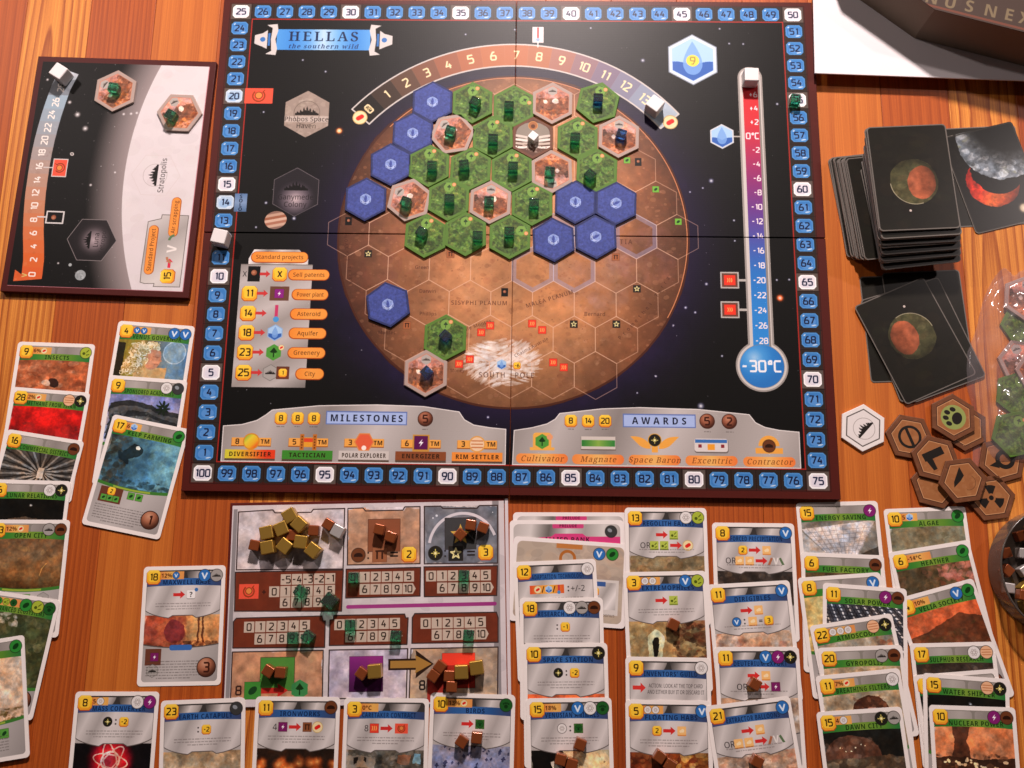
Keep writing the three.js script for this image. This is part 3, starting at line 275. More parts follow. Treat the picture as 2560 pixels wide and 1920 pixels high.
    p = z3(127, 972); x.fillStyle = '#f0a848'; for (const s of [-1, 1]) { x.beginPath(); x.moveTo(p[0] + s * 4, p[1] + 3); x.quadraticCurveTo(p[0] + s * 9, p[1] - 4, p[0] + s * 19, p[1] - 3); x.quadraticCurveTo(p[0] + s * 14, p[1] + 2, p[0] + s * 12, p[1] + 4); x.quadraticCurveTo(p[0] + s * 8, p[1] + 7, p[0] + s * 3, p[1] + 6.5); x.fill(); } x.fillRect(p[0] - 2.4, p[1] + 5, 4.8, 4.4); disc(x, p[0], p[1] - 0.2, 5.4, '#e0a848'); tagIcon(x, 'space', p[0], p[1] - 0.2, 4.6);
    p = z3(615, 1015); x.fillStyle = '#6e645e'; rr(x, p[0] - 13, p[1] - 5, 26.4, 11, 2); x.fill(); x.fillStyle = '#ddd4d0'; rr(x, p[0] - 13, p[1] - 5.4, 26, 10.4, 2); x.fill(); x.fillStyle = '#3a70b4'; x.fillRect(p[0] - 12.4, p[1] - 4.6, 24.8, 2.6); x.fillStyle = '#f2a030'; x.fillRect(p[0] - 2.8, p[1] - 1, 5.6, 4.6); x.fillStyle = '#8a2c34'; x.fillRect(p[0] - 10, p[1] - 0.8, 2.6, 2.6); x.fillRect(p[0] + 7.6, p[1] - 0.8, 2.6, 2.6);
    p = z3(1115, 1020); x.fillStyle = '#f0a848'; x.beginPath(); x.arc(p[0], p[1], 8.2, Math.PI, 0); x.fill(); x.fillRect(p[0] - 10.6, p[1] + 1.6, 21.2, 4.4); tagIcon(x, 'building', p[0], p[1], 5); }
  grain(x, 0, 0, BW, BH, r, 9000, ['#000', '#fff'], 0.15, 0.35, 0.07);
  return c;
}
const planar = (g, w, h) => { const p = g.attributes.position, uv = g.attributes.uv; for (let n = 0; n < p.count; n++) uv.setXY(n, p.getX(n) / w + 0.5, 0.5 - p.getZ(n) / h); return g; };
const boardBump = (() => { const N = 256, d = new Uint8Array(N * N * 4), r = rng(5); for (let i = 0; i < N * N; i++) { const q = 128 + (r() - 0.5) * 90 + 30 * Math.sin((i % N) * 0.8) + 30 * Math.sin(Math.floor(i / N) * 0.8); d[i * 4] = d[i * 4 + 1] = d[i * 4 + 2] = q; d[i * 4 + 3] = 255; } const t = new THREE.DataTexture(d, N, N); t.wrapS = t.wrapT = THREE.RepeatWrapping; t.magFilter = THREE.LinearFilter; t.repeat.set(10, 8); t.needsUpdate = true; return t; })();
{
  const mat = new THREE.MeshPhysicalMaterial({ map: texture(mainBoardCanvas()), roughness: 0.42, specularIntensity: 0.42, bumpMap: boardBump, bumpScale: 0.00004 });
  const g = group('game_board'); put(g, BX, 0, BZ); tag(g, 'large square dark game board with a round orange planet and blue number track', 'game board');
  const sy = B(1500, 590)[1] - BH / 2, gap = 0.75;
  for (const [x0, x1, z0, z1] of [[-BW / 2, -gap / 4, -BH / 2, sy - gap / 2], [gap / 4, BW / 2, -BH / 2, sy - gap / 2], [-BW / 2, -gap / 4, sy + gap / 2, BH / 2], [gap / 4, BW / 2, sy + gap / 2, BH / 2]]) { const ge = new RoundedBoxGeometry(x1 - x0, BTOP, z1 - z0, 2, 0.5); ge.translate((x0 + x1) / 2, BTOP / 2, (z0 + z1) / 2); planar(ge, BW, BH); ge.scale(MM, MM, MM); mesh('panel', ge, mat, g); }
}

// ------------------------------------------------------------------ the two smaller boards
function frame(cx, cz, w, h, angle, top) { const c = Math.cos(angle), s = Math.sin(angle); return (u, v) => { const [x, z] = at(u, v, top), dx = x - cx, dz = z - cz; return [dx * c + dz * s + w / 2, -dx * s + dz * c + h / 2]; }; }
const rot = (x, cx, cy, a, fn) => { x.save(); x.translate(cx, cy); x.rotate(a); fn(); x.restore(); };
const VEN = { cx: -336.6, cz: -48.8, w: 154.7, h: 211.7, a: deg(1.55), top: 5 };
function venusCanvas() {
  const F = frame(VEN.cx, VEN.cz, VEN.w, VEN.h, VEN.a, VEN.top), z = (p, q) => F(p / 2.44, 100 + q / 2.44), W = VEN.w, H = VEN.h, [c, x] = canvas(W, H, 5), r = rng(9);
  x.fillStyle = '#4a1815'; x.fillRect(0, 0, W, H); const m = 5; x.fillStyle = '#c8808a'; x.fillRect(m, m, W - 2 * m, H - 2 * m); x.save(); x.beginPath(); x.rect(m, m, W - 2 * m - 0.6, H - 2 * m - 0.4); x.clip(); x.fillStyle = '#0c0b0a'; x.fillRect(0, 0, W, H);
  const [px, py, pr] = circle3(z(985, 155), z(745, 985), z(805, 1530));
  for (let i = 0; i < 24; i++) { x.globalAlpha = 0.055; disc(x, px, py, pr + 30 * (1 - i / 24), '#cdb9bc'); } x.globalAlpha = 1; disc(x, px, py, pr, '#ddd4d6'); x.save(); x.beginPath(); x.arc(px, py, pr, 0, 7); x.clip(); grain(x, 0, 0, W, H, r, 420, ['#d2c8c8', '#c6bcbb', '#e6dedf', '#dad0d0'], 3, 16, 0.22); x.restore();
  for (let i = 0; i < 140; i++) { x.globalAlpha = 0.3 + 0.5 * r(); disc(x, m + W * 0.62 * r(), H * r(), 0.15 + 0.35 * r() * r(), '#d6d0d0'); } x.globalAlpha = 1;
  for (const [p, q, s] of [[473, 455, 2], [520, 540, 2], [553, 885, 1], [755, 452, 1], [800, 450, 1], [835, 445, 1], [290, 242, 1], [425, 380, 1.4], [702, 808, 0.8], [355, 1362, 0.8]]) { const [a, b] = z(p, q); disc(x, a, b, s * 1.7, radial(x, a, b, s * 1.7, '#fff', 'rgba(225,215,215,.55)', 'rgba(160,150,150,0)')); }
  const pts = [[195, 1430], [205, 1340], [205, 1258], [203, 1178], [205, 1097], [210, 1015], [217, 935], [228, 855], [240, 772], [255, 690], [272, 612], [292, 535], [315, 455], [340, 380], [372, 290], [425, 190]].map(([p, q]) => z(p, q));
  const cols = ['#d8602e', '#d8662f', '#d66c3a', '#d27446', '#cc7c54', '#c68462', '#c08a70', '#b8907c', '#b09488', '#a69894', '#9e9a9c', '#9aa0a8', '#98a6b2', '#9aaebc', '#7f868e', '#b4bcc4'];
  const wide = (i) => { const a = pts[Math.max(0, i - 1)], b = pts[Math.min(15, i + 1)], dx = b[0] - a[0], dy = b[1] - a[1], l = Math.hypot(dx, dy); return [-dy / l * 8.6, dx / l * 8.6]; };
  const edge = (s) => pts.map((p, i) => { const n = wide(i); return [p[0] + s * n[0], p[1] + s * n[1]]; });
  const eL = edge(-1), eR = edge(1); poly(x, [[eL[0][0] - 6, eL[0][1] + 6], [eL[0][0] - 6, eL[0][1] - 4], ...eL, ...eR.reverse(), [eR[15][0], eR[15][1] + 4]]); x.save(); x.clip(); const yy = pts.map((p) => p[1]); for (let i = 0; i < 16; i++) { x.fillStyle = cols[i]; const y0 = i ? (yy[i] + yy[i - 1]) / 2 : H, y1 = i < 15 ? (yy[i] + yy[i + 1]) / 2 : 0; x.fillRect(0, y1, W, y0 - y1 + 0.2); } grain(x, 0, 0, 60, H, r, 300, ['#fff', '#603018'], 0.5, 3, 0.08); x.restore(); x.strokeStyle = '#cfc6c2'; x.lineWidth = 0.9; x.stroke();
  pts.forEach((p, i) => { if (i < 15) num(x, String(i * 2), p[0], p[1], 5, '#f4ebe2', { rot: -Math.PI / 2, lw: 0.2 }); }); { const [a, b] = z(150, 1435); text(x, 'V', a, b, 4, '#d8c070', { rot: -Math.PI / 2 }); }
  { const [a, b] = z(365, 780); x.strokeStyle = '#cfc6c2'; x.lineWidth = 1; x.beginPath(); x.moveTo(a, b); x.lineTo(a - 14, b); x.stroke(); x.fillStyle = '#cfc6c2'; x.fillRect(a - 6.3, b - 8.2, 12.6, 16.4); rot(x, a, b, -Math.PI / 2, () => emblem(x, 0, 0, 14.6, 11)); }
  { const [a, b] = z(335, 1082); x.fillStyle = '#d8d2d0'; x.fillRect(a - 15, b - 0.6, 8, 1.2); x.fillRect(a - 7.6, b - 5.6, 15.2, 11.2); rot(x, a, b, -Math.PI / 2, () => planetCard(x, 0, 0, 8.8, 12.8)); }
  { const [a, b] = z(560, 1220); hexPath(x, a, b, 20.5, Math.PI / 6); x.fillStyle = 'rgba(30,26,28,.9)'; x.fill(); disc(x, a, b, 15, radial(x, a + 2, b, 15, '#b4a2a6', '#6a5e62', 'rgba(40,34,36,.2)')); x.strokeStyle = '#8a8080'; x.lineWidth = 0.5; hexPath(x, a, b, 20.5, Math.PI / 6); x.stroke(); rot(x, a, b, -Math.PI / 2, () => { skyline(x, 0, -1.5, 15, '#0d0a0a'); text(x, 'Luna', 0, 3.6, 4.2, '#1c1618', { font: 'normal' }); text(x, 'Metropolis', 0, 9, 4, '#2a2426', { font: 'normal' }); }); }
  { const [a, b] = z(950, 825); hexPath(x, a, b, 20.5, Math.PI / 6); x.strokeStyle = '#d6cbca'; x.lineWidth = 0.5; x.stroke(); rot(x, a, b, -Math.PI / 2, () => { disc(x, 0, -0.5, 10, null, '#b8aeac', 0.4); skyline(x, 0, 1, 19, '#14100f'); text(x, 'Stratopolis', 0, 5.6, 4.6, '#1c1816', { font: 'normal' }); }); }
  { const [a, b] = z(490, 1435); disc(x, a, b, 4.4, '#9aa0a2'); grain(x, a - 3, b - 3, 6, 6, r, 20, ['#6c7274', '#c2c8ca'], 0.5, 1.5, 0.5); const [d, e] = z(428, 1372); disc(x, d, e, 1.4, '#aab0b0'); }
  { x.save(); poly(x, [z(855, 1478), z(862, 1400), z(905, 1108), z(985, 1090), z(990, 1066), z(1152, 1072), z(1096, 1508), z(935, 1505), z(940, 1486), z(880, 1486)]); x.clip(); silver(x, 60, 80, 95, 130, 0, '#8c8580', '#d8d0cb'); x.restore(); x.strokeStyle = '#6e6762'; x.lineWidth = 0.6; x.stroke();
    const pill = (s, p, q, w) => { const [a, b] = z(p, q); rot(x, a, b, -Math.PI / 2, () => { x.fillStyle = '#a85018'; rr(x, -w / 2 - 0.4, -3.9, w + 0.8, 8.2, 4); x.fill(); x.fillStyle = '#ef9440'; rr(x, -w / 2, -3.6, w, 7.2, 3.6); x.fill(); text(x, s, 0, 0, 3.4, '#33180a', { font: 'normal', gap: 0.02, max: w - 5 }); }); }; pill('Standard Project', 922, 1280, 42); pill('Air scrapping', 1066, 1080, 34);
    const [a, b] = z(1021, 1442); rot(x, a, b, -Math.PI / 2, () => coin(x, 0, 0, 11.4, '15')); const [d, e] = z(1033, 1362); rot(x, d, e, -Math.PI / 2, () => arrow(x, 0, 0, 8, '#d8304a', 0.3)); const [f, g] = z(1048, 1275); rot(x, f, g, -Math.PI / 2, () => { text(x, 'V', 0, 0, 8, '#ece4de'); x.lineWidth = 2; x.strokeStyle = '#b87a58'; x.beginPath(); x.arc(-7, 2, 5, 3.4, 4.7); x.stroke(); x.strokeStyle = '#5c7a54'; x.beginPath(); x.arc(7, 2, 5, -1.5, -0.2); x.stroke(); }); }
  x.restore(); grain(x, 0, 0, W, H, r, 2500, ['#000', '#fff'], 0.15, 0.35, 0.07); return c;
}
function slab(name, S, tex, label, category, part, rough = 0.46) { const g = group(name); put(g, S.cx, S.y0 || 0, S.cz, -S.a); tag(g, label, category); const ge = new RoundedBoxGeometry(S.w, S.th || S.top, S.h, 2, Math.min(0.5, (S.th || S.top) * 0.3)); ge.translate(0, (S.th || S.top) / 2, 0); planar(ge, S.w, S.h); ge.scale(MM, MM, MM); mesh(part, ge, new THREE.MeshPhysicalMaterial({ map: tex, roughness: rough, specularIntensity: 0.42, bumpMap: boardBump, bumpScale: 0.00004 }), g); return g; }
slab('side_board', VEN, texture(venusCanvas()), 'smaller board with pale planet edge and orange to grey scale, beside the large board', 'game board', 'printed_panel');

const PLA = { cx: -107.6, cz: 295.8, w: 212.6, h: 151.5, a: deg(-1.83), top: 2 };
function playerCanvas() {
  const F = frame(PLA.cx, PLA.cz, PLA.w, PLA.h, PLA.a, PLA.top), z = (p, q) => F(560 + p / 2.962, 1220 + q / 2.962), W = PLA.w, H = PLA.h, [c, x] = canvas(W, H, 6), r = rng(21);
  x.fillStyle = '#d6ccce'; x.fillRect(0, 0, W, H); grain(x, 0, 0, W, H, r, 300, ['#b8b0b2', '#e8e0e2', '#a49ea2', '#dcd2d4'], 3, 16, 0.25); x.fillStyle = '#8d8789'; x.fillRect(W - 9, 0, 5, H); x.fillRect(3, 5, 3, H); x.fillStyle = '#5a1c16'; x.fillRect(0, 0, W, 2.2); x.fillRect(0, 0, 2, H);
  const area = (pts, bg, dabs, n = 80, s1 = 12) => { const P = pts.map(([p, q]) => z(p, q)); x.save(); poly(x, P); x.clip(); x.fillStyle = bg; x.fillRect(0, 0, W, H); const X = P.map((p) => p[0]), Y = P.map((p) => p[1]), x0 = Math.min(...X), y0 = Math.min(...Y); grain(x, x0, y0, Math.max(...X) - x0, Math.max(...Y) - y0, r, n, dabs, 1.5, s1, 0.22); x.restore(); mottle(c, x0, y0, Math.max(...X) - x0, Math.max(...Y) - y0, 6, Math.round(x0 + y0 * 3), { warp: s1 > 6 ? 1.4 : 0.1, amp: s1 > 6 ? 0.3 : 0.12, scale: 11, tint: 0.06 }); x.strokeStyle = '#3c2c2a'; x.lineWidth = 0.9; poly(x, P); x.stroke(); };
  area([[108, 178], [362, 162], [378, 184], [645, 180], [662, 158], [894, 152], [882, 600], [92, 606]], '#cfc4c6', ['#efe6e6', '#b4a9ac', '#d8cccc', '#9d9296', '#f6efef'], 150, 16);
  area([[918, 152], [1030, 148], [1048, 170], [1325, 164], [1340, 140], [1452, 138], [1452, 560], [914, 570]], '#c99674', ['#d8a888', '#b08062', '#e0b496', '#8c7668', '#a48a76'], 110, 12);
  area([[1484, 136], [1605, 134], [1622, 152], [1875, 150], [1892, 130], [2026, 128], [2026, 556], [1484, 562]], '#70747e', ['#80868f', '#646872', '#8d929c', '#5c6068'], 80, 14);
  { const [a, b] = z(1770, 440); x.strokeStyle = '#d8d2d8'; x.lineWidth = 2.2; x.beginPath(); x.arc(a, b, 26, Math.PI + 0.15, 2 * Math.PI - 0.35); x.stroke(); for (const [p, q, s] of [[1575, 205, 0.9], [1548, 222, 0.6], [1990, 180, 0.4]]) { const [d, e] = z(p, q); disc(x, d, e, s, '#dfe2ea'); } }
  const box = (p0, q0, p1, q1, fill) => { const a = z(p0, q0), b = z(p1, q1); x.fillStyle = fill; x.fillRect(a[0], a[1], b[0] - a[0], b[1] - a[1]); x.strokeStyle = 'rgba(40,24,20,.6)'; x.lineWidth = 0.4; x.strokeRect(a[0], a[1], b[0] - a[0], b[1] - a[1]); };
  box(1068, 232, 1304, 468, '#8a5034'); box(1636, 222, 1868, 452, '#3f3f40'); { const [a, b] = z(1752, 345); starShape(x, a, b, 8.2, '#d9b24e'); }
  { const q = (t, p, v) => { const [a, b] = z(p, v); tagIcon(x, t, a, b, 5.4); }; q('building', 995, 497); q('space', 1566, 483); let [a, b] = z(1153, 494); square(x, a, b, 11, '#9a5f3e', gate); [a, b] = z(1717, 485); square(x, a, b, 11, '#22211f', starIcon); [a, b] = z(1370, 490); coin(x, a, b, 11, '2'); [a, b] = z(1938, 475); coin(x, a, b, 11, '3'); for (const [p, v] of [[1068, 500], [1638, 485]]) { [a, b] = z(p, v); disc(x, a, b - 2, 0.7, '#241a18'); disc(x, a, b + 2, 0.7, '#241a18'); } for (const [p, v] of [[1260, 490], [1830, 482]]) { [a, b] = z(p, v); x.fillStyle = '#241a18'; x.fillRect(a - 3, b - 1.8, 6, 1.2); x.fillRect(a - 3, b + 0.8, 6, 1.2); } }
  const brown = (pts) => area(pts, '#6e2f1c', ['#7a3822', '#642816', '#74341e'], 60, 5);
  brown([[84, 624], [884, 606], [870, 912], [78, 912]]); brown([[905, 602], [1456, 588], [1452, 800], [902, 815]]); brown([[1482, 584], [2026, 576], [2020, 796], [1484, 805]]); brown([[92, 965], [725, 948], [735, 985], [750, 985], [745, 1180], [65, 1185], [70, 990]]); brown([[812, 944], [1338, 934], [1345, 962], [1364, 962], [1355, 1158], [780, 1166], [785, 978], [812, 975]]); brown([[1414, 930], [2018, 920], [2030, 960], [2030, 1142], [1392, 1150], [1395, 960]]);
  const cells = (x0, y0, list, dx, slope, arrowLast) => list.forEach((s, i) => { const [a, b] = z(x0 + i * dx, y0 + i * slope); x.fillStyle = '#c6b3a2'; if (arrowLast && i === list.length - 1) { poly(x, [[a - 4, b - 4], [a + 3.8, b - 4], [a + 6, b], [a + 3.8, b + 4], [a - 4, b + 4]]); x.fill(); } else x.fillRect(a - 3.9, b - 4, 7.8, 8); num(x, s, a, b, 4.9, '#2c1a12', { lw: 0.17 }); });
  const s15 = ['1', '2', '3', '4', '5'], s05 = ['0', ...s15], s610 = ['6', '7', '8', '9', '10'];
  cells(458, 678, ['-5', '-4', '-3', '-2', '-1'], 82, -2); cells(372, 768, s05, 82.4, -2.4); cells(452, 848, ['6', '7', '8', '9'], 82, -2.4); cells(1042, 660, s15, 82, -1.6); cells(960, 661, ['0'], 82, 0); cells(1042, 750, s610, 80, -1.2, true); cells(1534, 652, s05, 81, -1.4); cells(1616, 740, s610, 81, -1, true); cells(186, 1030, s05, 82.5, -2.4); cells(264, 1118, s610, 82, -2.2, true); cells(855, 1012, s05, 82, -2); cells(936, 1102, s610, 82, -2, true); cells(1494, 1002, s05, 81.5, -2); cells(1576, 1088, s610, 81.5, -2, true);
  { const [a, b] = z(184, 766); emblem(x, a, b, 15, 11); text(x, '+', ...z(296, 770), 5, '#2a1410'); const p = z(905, 880), q = z(2020, 855); x.fillStyle = grad(x, p[0], 0, q[0], 0, '#a03a80', '#962e78', '#a83a6a', '#c04444', '#c85a48'); rot(x, p[0], p[1], Math.atan2(q[1] - p[1], q[0] - p[0]), () => { rr(x, 0, -1.3, Math.hypot(q[0] - p[0], q[1] - p[1]), 2.8, 1.3); x.fill(); }); }
  area([[62, 1215], [735, 1202], [728, 1560], [48, 1560]], '#c08a68', ['#d4a070', '#b87858', '#c88c66', '#a8846a', '#d8b088'], 130, 10); area([[780, 1200], [1360, 1190], [1350, 1560], [772, 1560]], '#c2b6c4', ['#d8cedc', '#a498b4', '#cfc4d0', '#8a80a0', '#e2dae0'], 130, 14); area([[1385, 1190], [2030, 1178], [2026, 1560], [1372, 1560]], '#b09a86', ['#e0b084', '#7c746c', '#c89468', '#e8c494', '#6c6660', '#d8a878'], 150, 12);
  box(272, 1255, 518, 1500, '#4c8a38'); box(930, 1248, 1176, 1506, '#4a1450'); { const a = z(930, 1248), b = z(1176, 1380); x.fillStyle = grad(x, 0, a[1], 0, b[1] + 20, '#8a2a80', '#5a1a58', '#2a0c2c'); x.fillRect(a[0], a[1], b[0] - a[0], z(1176, 1506)[1] - a[1]); } box(1616, 1224, 1860, 1480, '#a02a1c'); { const a = z(1616, 1224), b = z(1860, 1310); x.fillStyle = '#e8402c'; x.fillRect(a[0], a[1], b[0] - a[0], b[1] - a[1]); }
  { let [a, b] = z(107, 1500); num(x, '8', a, b, 6, '#3a221a', { lw: 0.2 });[a, b] = z(212, 1500); square(x, a, b, 12.4, '#3f8c34', leaf);[a, b] = z(375, 1500); arrow(x, a, b, 20, '#c02a22', 0.2);[a, b] = z(560, 1490); hexPath(x, a, b, 7); x.fillStyle = '#3c8a4c'; x.fill(); tree(x, a, b, 7);[a, b] = z(1385, 1305); arrow(x, a, b, 34, '#2c1a10', 0.24); arrow(x, a, b, 31, '#a87c3a', 0.17);[a, b] = z(1468, 1460); num(x, '8', a, b, 6, '#241c1a', { lw: 0.2 }); x.fillStyle = '#a8342a'; const [d, e] = z(1565, 1450); x.fillRect(d - 6, e - 7, 12, 20); }
  grain(x, 0, 0, W, H, r, 2500, ['#000', '#fff'], 0.15, 0.35, 0.06); return c;
}
{
  const g = slab('player_board', PLA, texture(playerCanvas()), 'pale grey player board with brown number tracks holding small cubes', 'game board', 'printed_panel', 0.5);
  const [x0, z0] = at(1268, 1248, 2), [x1, z1] = at(1281, 1752, 2), L = Math.hypot(x1 - x0, z1 - z0);
  const e = mesh('overlay_edge', new RoundedBoxGeometry(2.6, 1.8, 151, 1, 0.4).scale(MM, MM, MM), new THREE.MeshStandardMaterial({ color: lin(0.72, 0.64, 0.66), roughness: 0.4 }), g); e.position.set((PLA.w / 2 + 1.9) * MM, 0.9 * MM, 0.2 * MM); e.userData.label = 'pale plastic edge strip along the board';
}

// ------------------------------------------------------------------ hexagon tiles
const HR = 19.3;
function hexGeo(R, th, bev) { const s = new THREE.Shape(); for (let i = 0; i < 6; i++) { const a = Math.PI / 6 + i * Math.PI / 3; i ? s.lineTo((R - bev) * Math.cos(a), (R - bev) * Math.sin(a)) : s.moveTo((R - bev) * Math.cos(a), (R - bev) * Math.sin(a)); } s.closePath(); const g = new THREE.ExtrudeGeometry(s, { depth: th - 2 * bev, bevelEnabled: true, bevelSize: bev, bevelThickness: bev, bevelSegments: 2, curveSegments: 1 }); g.translate(0, 0, bev); g.rotateX(-Math.PI / 2); planar(g, 2 * R, 2 * R); return g.scale(MM, MM, MM); }
const TILE_H = 2, tileGeo = hexGeo(HR, TILE_H, 0.35);
function tileCanvas(kind, seed) {
  const S = 2 * HR, [c, x] = canvas(S, S, 8), r = rng(seed), m = HR; x.fillStyle = '#222'; x.fillRect(0, 0, S, S);
  if (kind === 'ocean') { x.fillStyle = '#222c60'; x.fillRect(0, 0, S, S); hexPath(x, m, m, HR * 0.9); x.fillStyle = '#3a4890'; x.fill(); x.save(); hexPath(x, m, m, HR * 0.9); x.clip(); grain(x, 0, 0, S, S, r, 500, ['#4456a4', '#3a4890', '#4c5cac', '#34438a'], 0.4, 2.4, 0.35); x.restore(); disc(x, m, m, 4.6, '#7d92cc'); x.fillStyle = '#3f4f9c'; x.beginPath(); x.moveTo(m, m - 3.8); x.quadraticCurveTo(m + 2.6, m + 0.4, m, m + 1.6); x.quadraticCurveTo(m - 2.6, m + 0.4, m, m - 3.8); x.fill(); x.beginPath(); x.arc(m, m, 4.2, 0.35, Math.PI - 0.35); x.fill(); x.strokeStyle = '#8fa2d6'; x.lineWidth = 0.6; hexPath(x, m, m, 4.7); x.stroke(); x.fillStyle = '#a9b9e2'; poly(x, [[m - 3.6, m + 0.6], [m, m + 2.8], [m + 3.6, m + 0.6], [m + 2.4, m + 3.6], [m - 2.4, m + 3.6]]); x.fill(); }
  const art = (R, o) => { const [c2, y2] = canvas(S, S, 8); y2.drawImage(c, 0, 0, S, S); mottle(c2, 0, 0, S, S, 8, seed * 13, o); x.save(); hexPath(x, m, m, HR * R); x.clip(); x.drawImage(c2, 0, 0, S, S); x.restore(); };
  if (kind === 'ocean') art(1.2, { warp: 0.1, amp: 0.22, scale: 2.5, tint: 0.03 });
  if (kind === 'green') { x.fillStyle = '#567d2c'; x.fillRect(0, 0, S, S); hexPath(x, m, m, HR * 0.86); x.fillStyle = '#4e6c28'; x.fill(); x.save(); hexPath(x, m, m, HR * 0.86); x.clip(); grain(x, 0, 0, S, S, r, 900, ['#6f9038', '#3f5a20', '#5a802c', '#86984e', '#30471a', '#627a3a', '#283a16'], 0.3, 1.7, 0.6); grain(x, 0, 0, S, S, r, 70, ['#46401f', '#2f4218', '#6a6a44'], 1, 3.5, 0.4); x.restore(); art(0.86, { warp: 0.5, amp: 0.55, scale: 6, tint: 0.1 }); art(0.86, { warp: 0.2, amp: 0.24, scale: 1.6 }); disc(x, m, m - 10.5, 4.2, '#78a244'); tree(x, m, m - 10.4, 4, '#26421a'); disc(x, m + 4, m - 13, 1.5, '#e8ab78', '#d88848', 0.5); }
  if (kind === 'city') { x.fillStyle = '#b09a90'; x.fillRect(0, 0, S, S); hexPath(x, m, m, HR * 0.84); x.fillStyle = '#c88468'; x.fill(); x.save(); hexPath(x, m, m, HR * 0.82); x.clip(); x.fillStyle = '#c88a7c'; x.fillRect(0, 0, S, m - 3); x.fillStyle = '#8a5238'; x.fillRect(0, m - 4, S, 14); grain(x, 0, 2, S, m - 6, r, 70, ['#d8a294', '#b8705a', '#e0b6a8', '#a86048'], 1, 4, 0.5); grain(x, 0, m - 6, S, 15, r, 160, ['#5c3424', '#a46a4a', '#c08060', '#3c2218', '#8a5038'], 0.6, 3, 0.6); grain(x, 4, m + 6, S - 8, 11, r, 90, ['#d87a3a', '#c0622c', '#e08a48', '#7c3a1c'], 0.8, 3, 0.6); disc(x, m + 3, m - 2, 2.4, '#f0d4c4'); disc(x, m - 5, m - 1, 1.8, '#ecc8b4'); x.restore(); art(0.8, { warp: 1.1, amp: 0.4, scale: 8, tint: 0.1 }); art(0.8, { warp: 0.2, amp: 0.15, scale: 2 }); hexPath(x, m, m - 11, 4.4); x.fillStyle = '#b4aaa2'; x.fill(); skyline(x, m, m - 10.4, 6.4, '#4a403a'); }
  if (kind === 'special') { x.fillStyle = '#6e4430'; x.fillRect(0, 0, S, S); hexPath(x, m, m, HR * 0.86); x.fillStyle = '#5c3a2c'; x.fill(); x.save(); hexPath(x, m, m, HR * 0.86); x.clip(); x.fillStyle = '#8f8478'; x.beginPath(); x.ellipse(m, m - 4, 14, 10, 0, 0, 7); x.fill(); x.lineWidth = 2; for (let k = 0; k < 4; k++) { x.strokeStyle = ['#d6c8bc', '#efe2d8', '#cdbcae', '#f2e6dc'][k]; for (const s of [-1, 1]) { x.beginPath(); x.moveTo(m + s * 15, m - 2 + k * 3.4); x.quadraticCurveTo(m + s * 6, m - 1 + k * 3.6, m + s * 2, m + 1 + k * 2); x.stroke(); } } grain(x, 6, m + 6, S - 12, 8, r, 50, ['#d8c8ba', '#5a4034', '#8a6a58'], 0.5, 2, 0.7); x.restore(); disc(x, m, m - 11, 3.8, '#a8683c', '#d09050', 0.5); disc(x, m, m - 10.4, 1.8, '#5c3018'); }
  return c;
}
const tileMat = (kind, seed, rough = 0.55) => new THREE.MeshPhysicalMaterial({ map: texture(tileCanvas(kind, seed)), roughness: rough, specularIntensity: 0.6, bumpMap: boardBump, bumpScale: 0.00004 });
const TM = { ocean: tileMat('ocean', 1), green: [tileMat('green', 2), tileMat('green', 3)], city: [tileMat('city', 4), tileMat('city', 5)], special: tileMat('special', 6) };
function tile(kind, u, v, turn, base, label, g, seed = 0) { const [x, z] = at(u, v, base + TILE_H), m = mesh({ ocean: 'ocean_tile', green: 'greenery_tile', city: 'city_tile', special: 'capital_tile' }[kind], tileGeo, Array.isArray(TM[kind]) ? TM[kind][seed % 2] : TM[kind]); put(m, x, base + 0.02, z, deg(-turn)); tag(m, label, 'hexagon tile', g); return m; }
const OC = 'plain dark blue ocean hexagon tile joined to others on the planet', OG = 'ocean tiles on the board';
for (const [u, v, t] of [[1081.1, 254.6, 0], [1031.9, 332.8, 1], [976.9, 410.9, -2], [914.1, 497.9, 0], [1438.8, 505.1, 1], [1540.1, 508, 62], [1383.8, 599.1, -3], [1489.4, 591.9, 58]]) tile('ocean', u, v, t, BTOP, OC, OG);
tile('ocean', 969.7, 761.2, -9, BTOP, 'lone dark blue ocean tile lying crooked on the orange planet', OG);
const GG = 'greenery tiles on the board', GC = 'green meadow hexagon tile carrying one clear green cube';
const GREENS = [[1181.3, 256.1, 0, 'straight below number five of the arc'], [1284, 264.8, 60, 'straight below number seven of the arc'], [1231.9, 341.4, -2, 'between a city tile and the brown ribbed tile'], [1444, 344.3, 1, 'between the brown ribbed tile and the city with blue cube'], [1072.4, 413.8, 0, 'next to the third blue tile from the arc'], [1176.5, 421, 2, 'with only green tiles in its row beside it'], [1279.7, 425.3, -1, 'beside the city tile printed upside down'], [1492.3, 425.3, 2, 'with its cube turned cornerwise, touching bare grid'], [1121.6, 497.9, 1, 'between two city tiles'], [1330.3, 509.4, 0, 'between a city tile and a blue tile'], [1063.7, 589, 2, 'at the outer end of the lowest row of tiles'], [1163.9, 584.7, -1, 'whose cube sits off centre by its edge'], [1274.7, 591.9, 60, 'next to a blue tile in the lowest row']];
GREENS.forEach(([u, v, t, where], i) => tile('green', u, v, t, BTOP, 'green meadow tile ' + where, GG, i));
tile('green', 1494.6, 256.1, 12, BTOP, 'green meadow tile with a blue cube, turned under the end of the arc', GG); tile('green', 1112.9, 843.6, 1, BTOP, 'green meadow tile with a blue cube, touching only one city tile', GG, 1);
const CG = 'city tiles on the boards', CC = 'rusty city hexagon tile with pale rim carrying one clear green cube on large board';
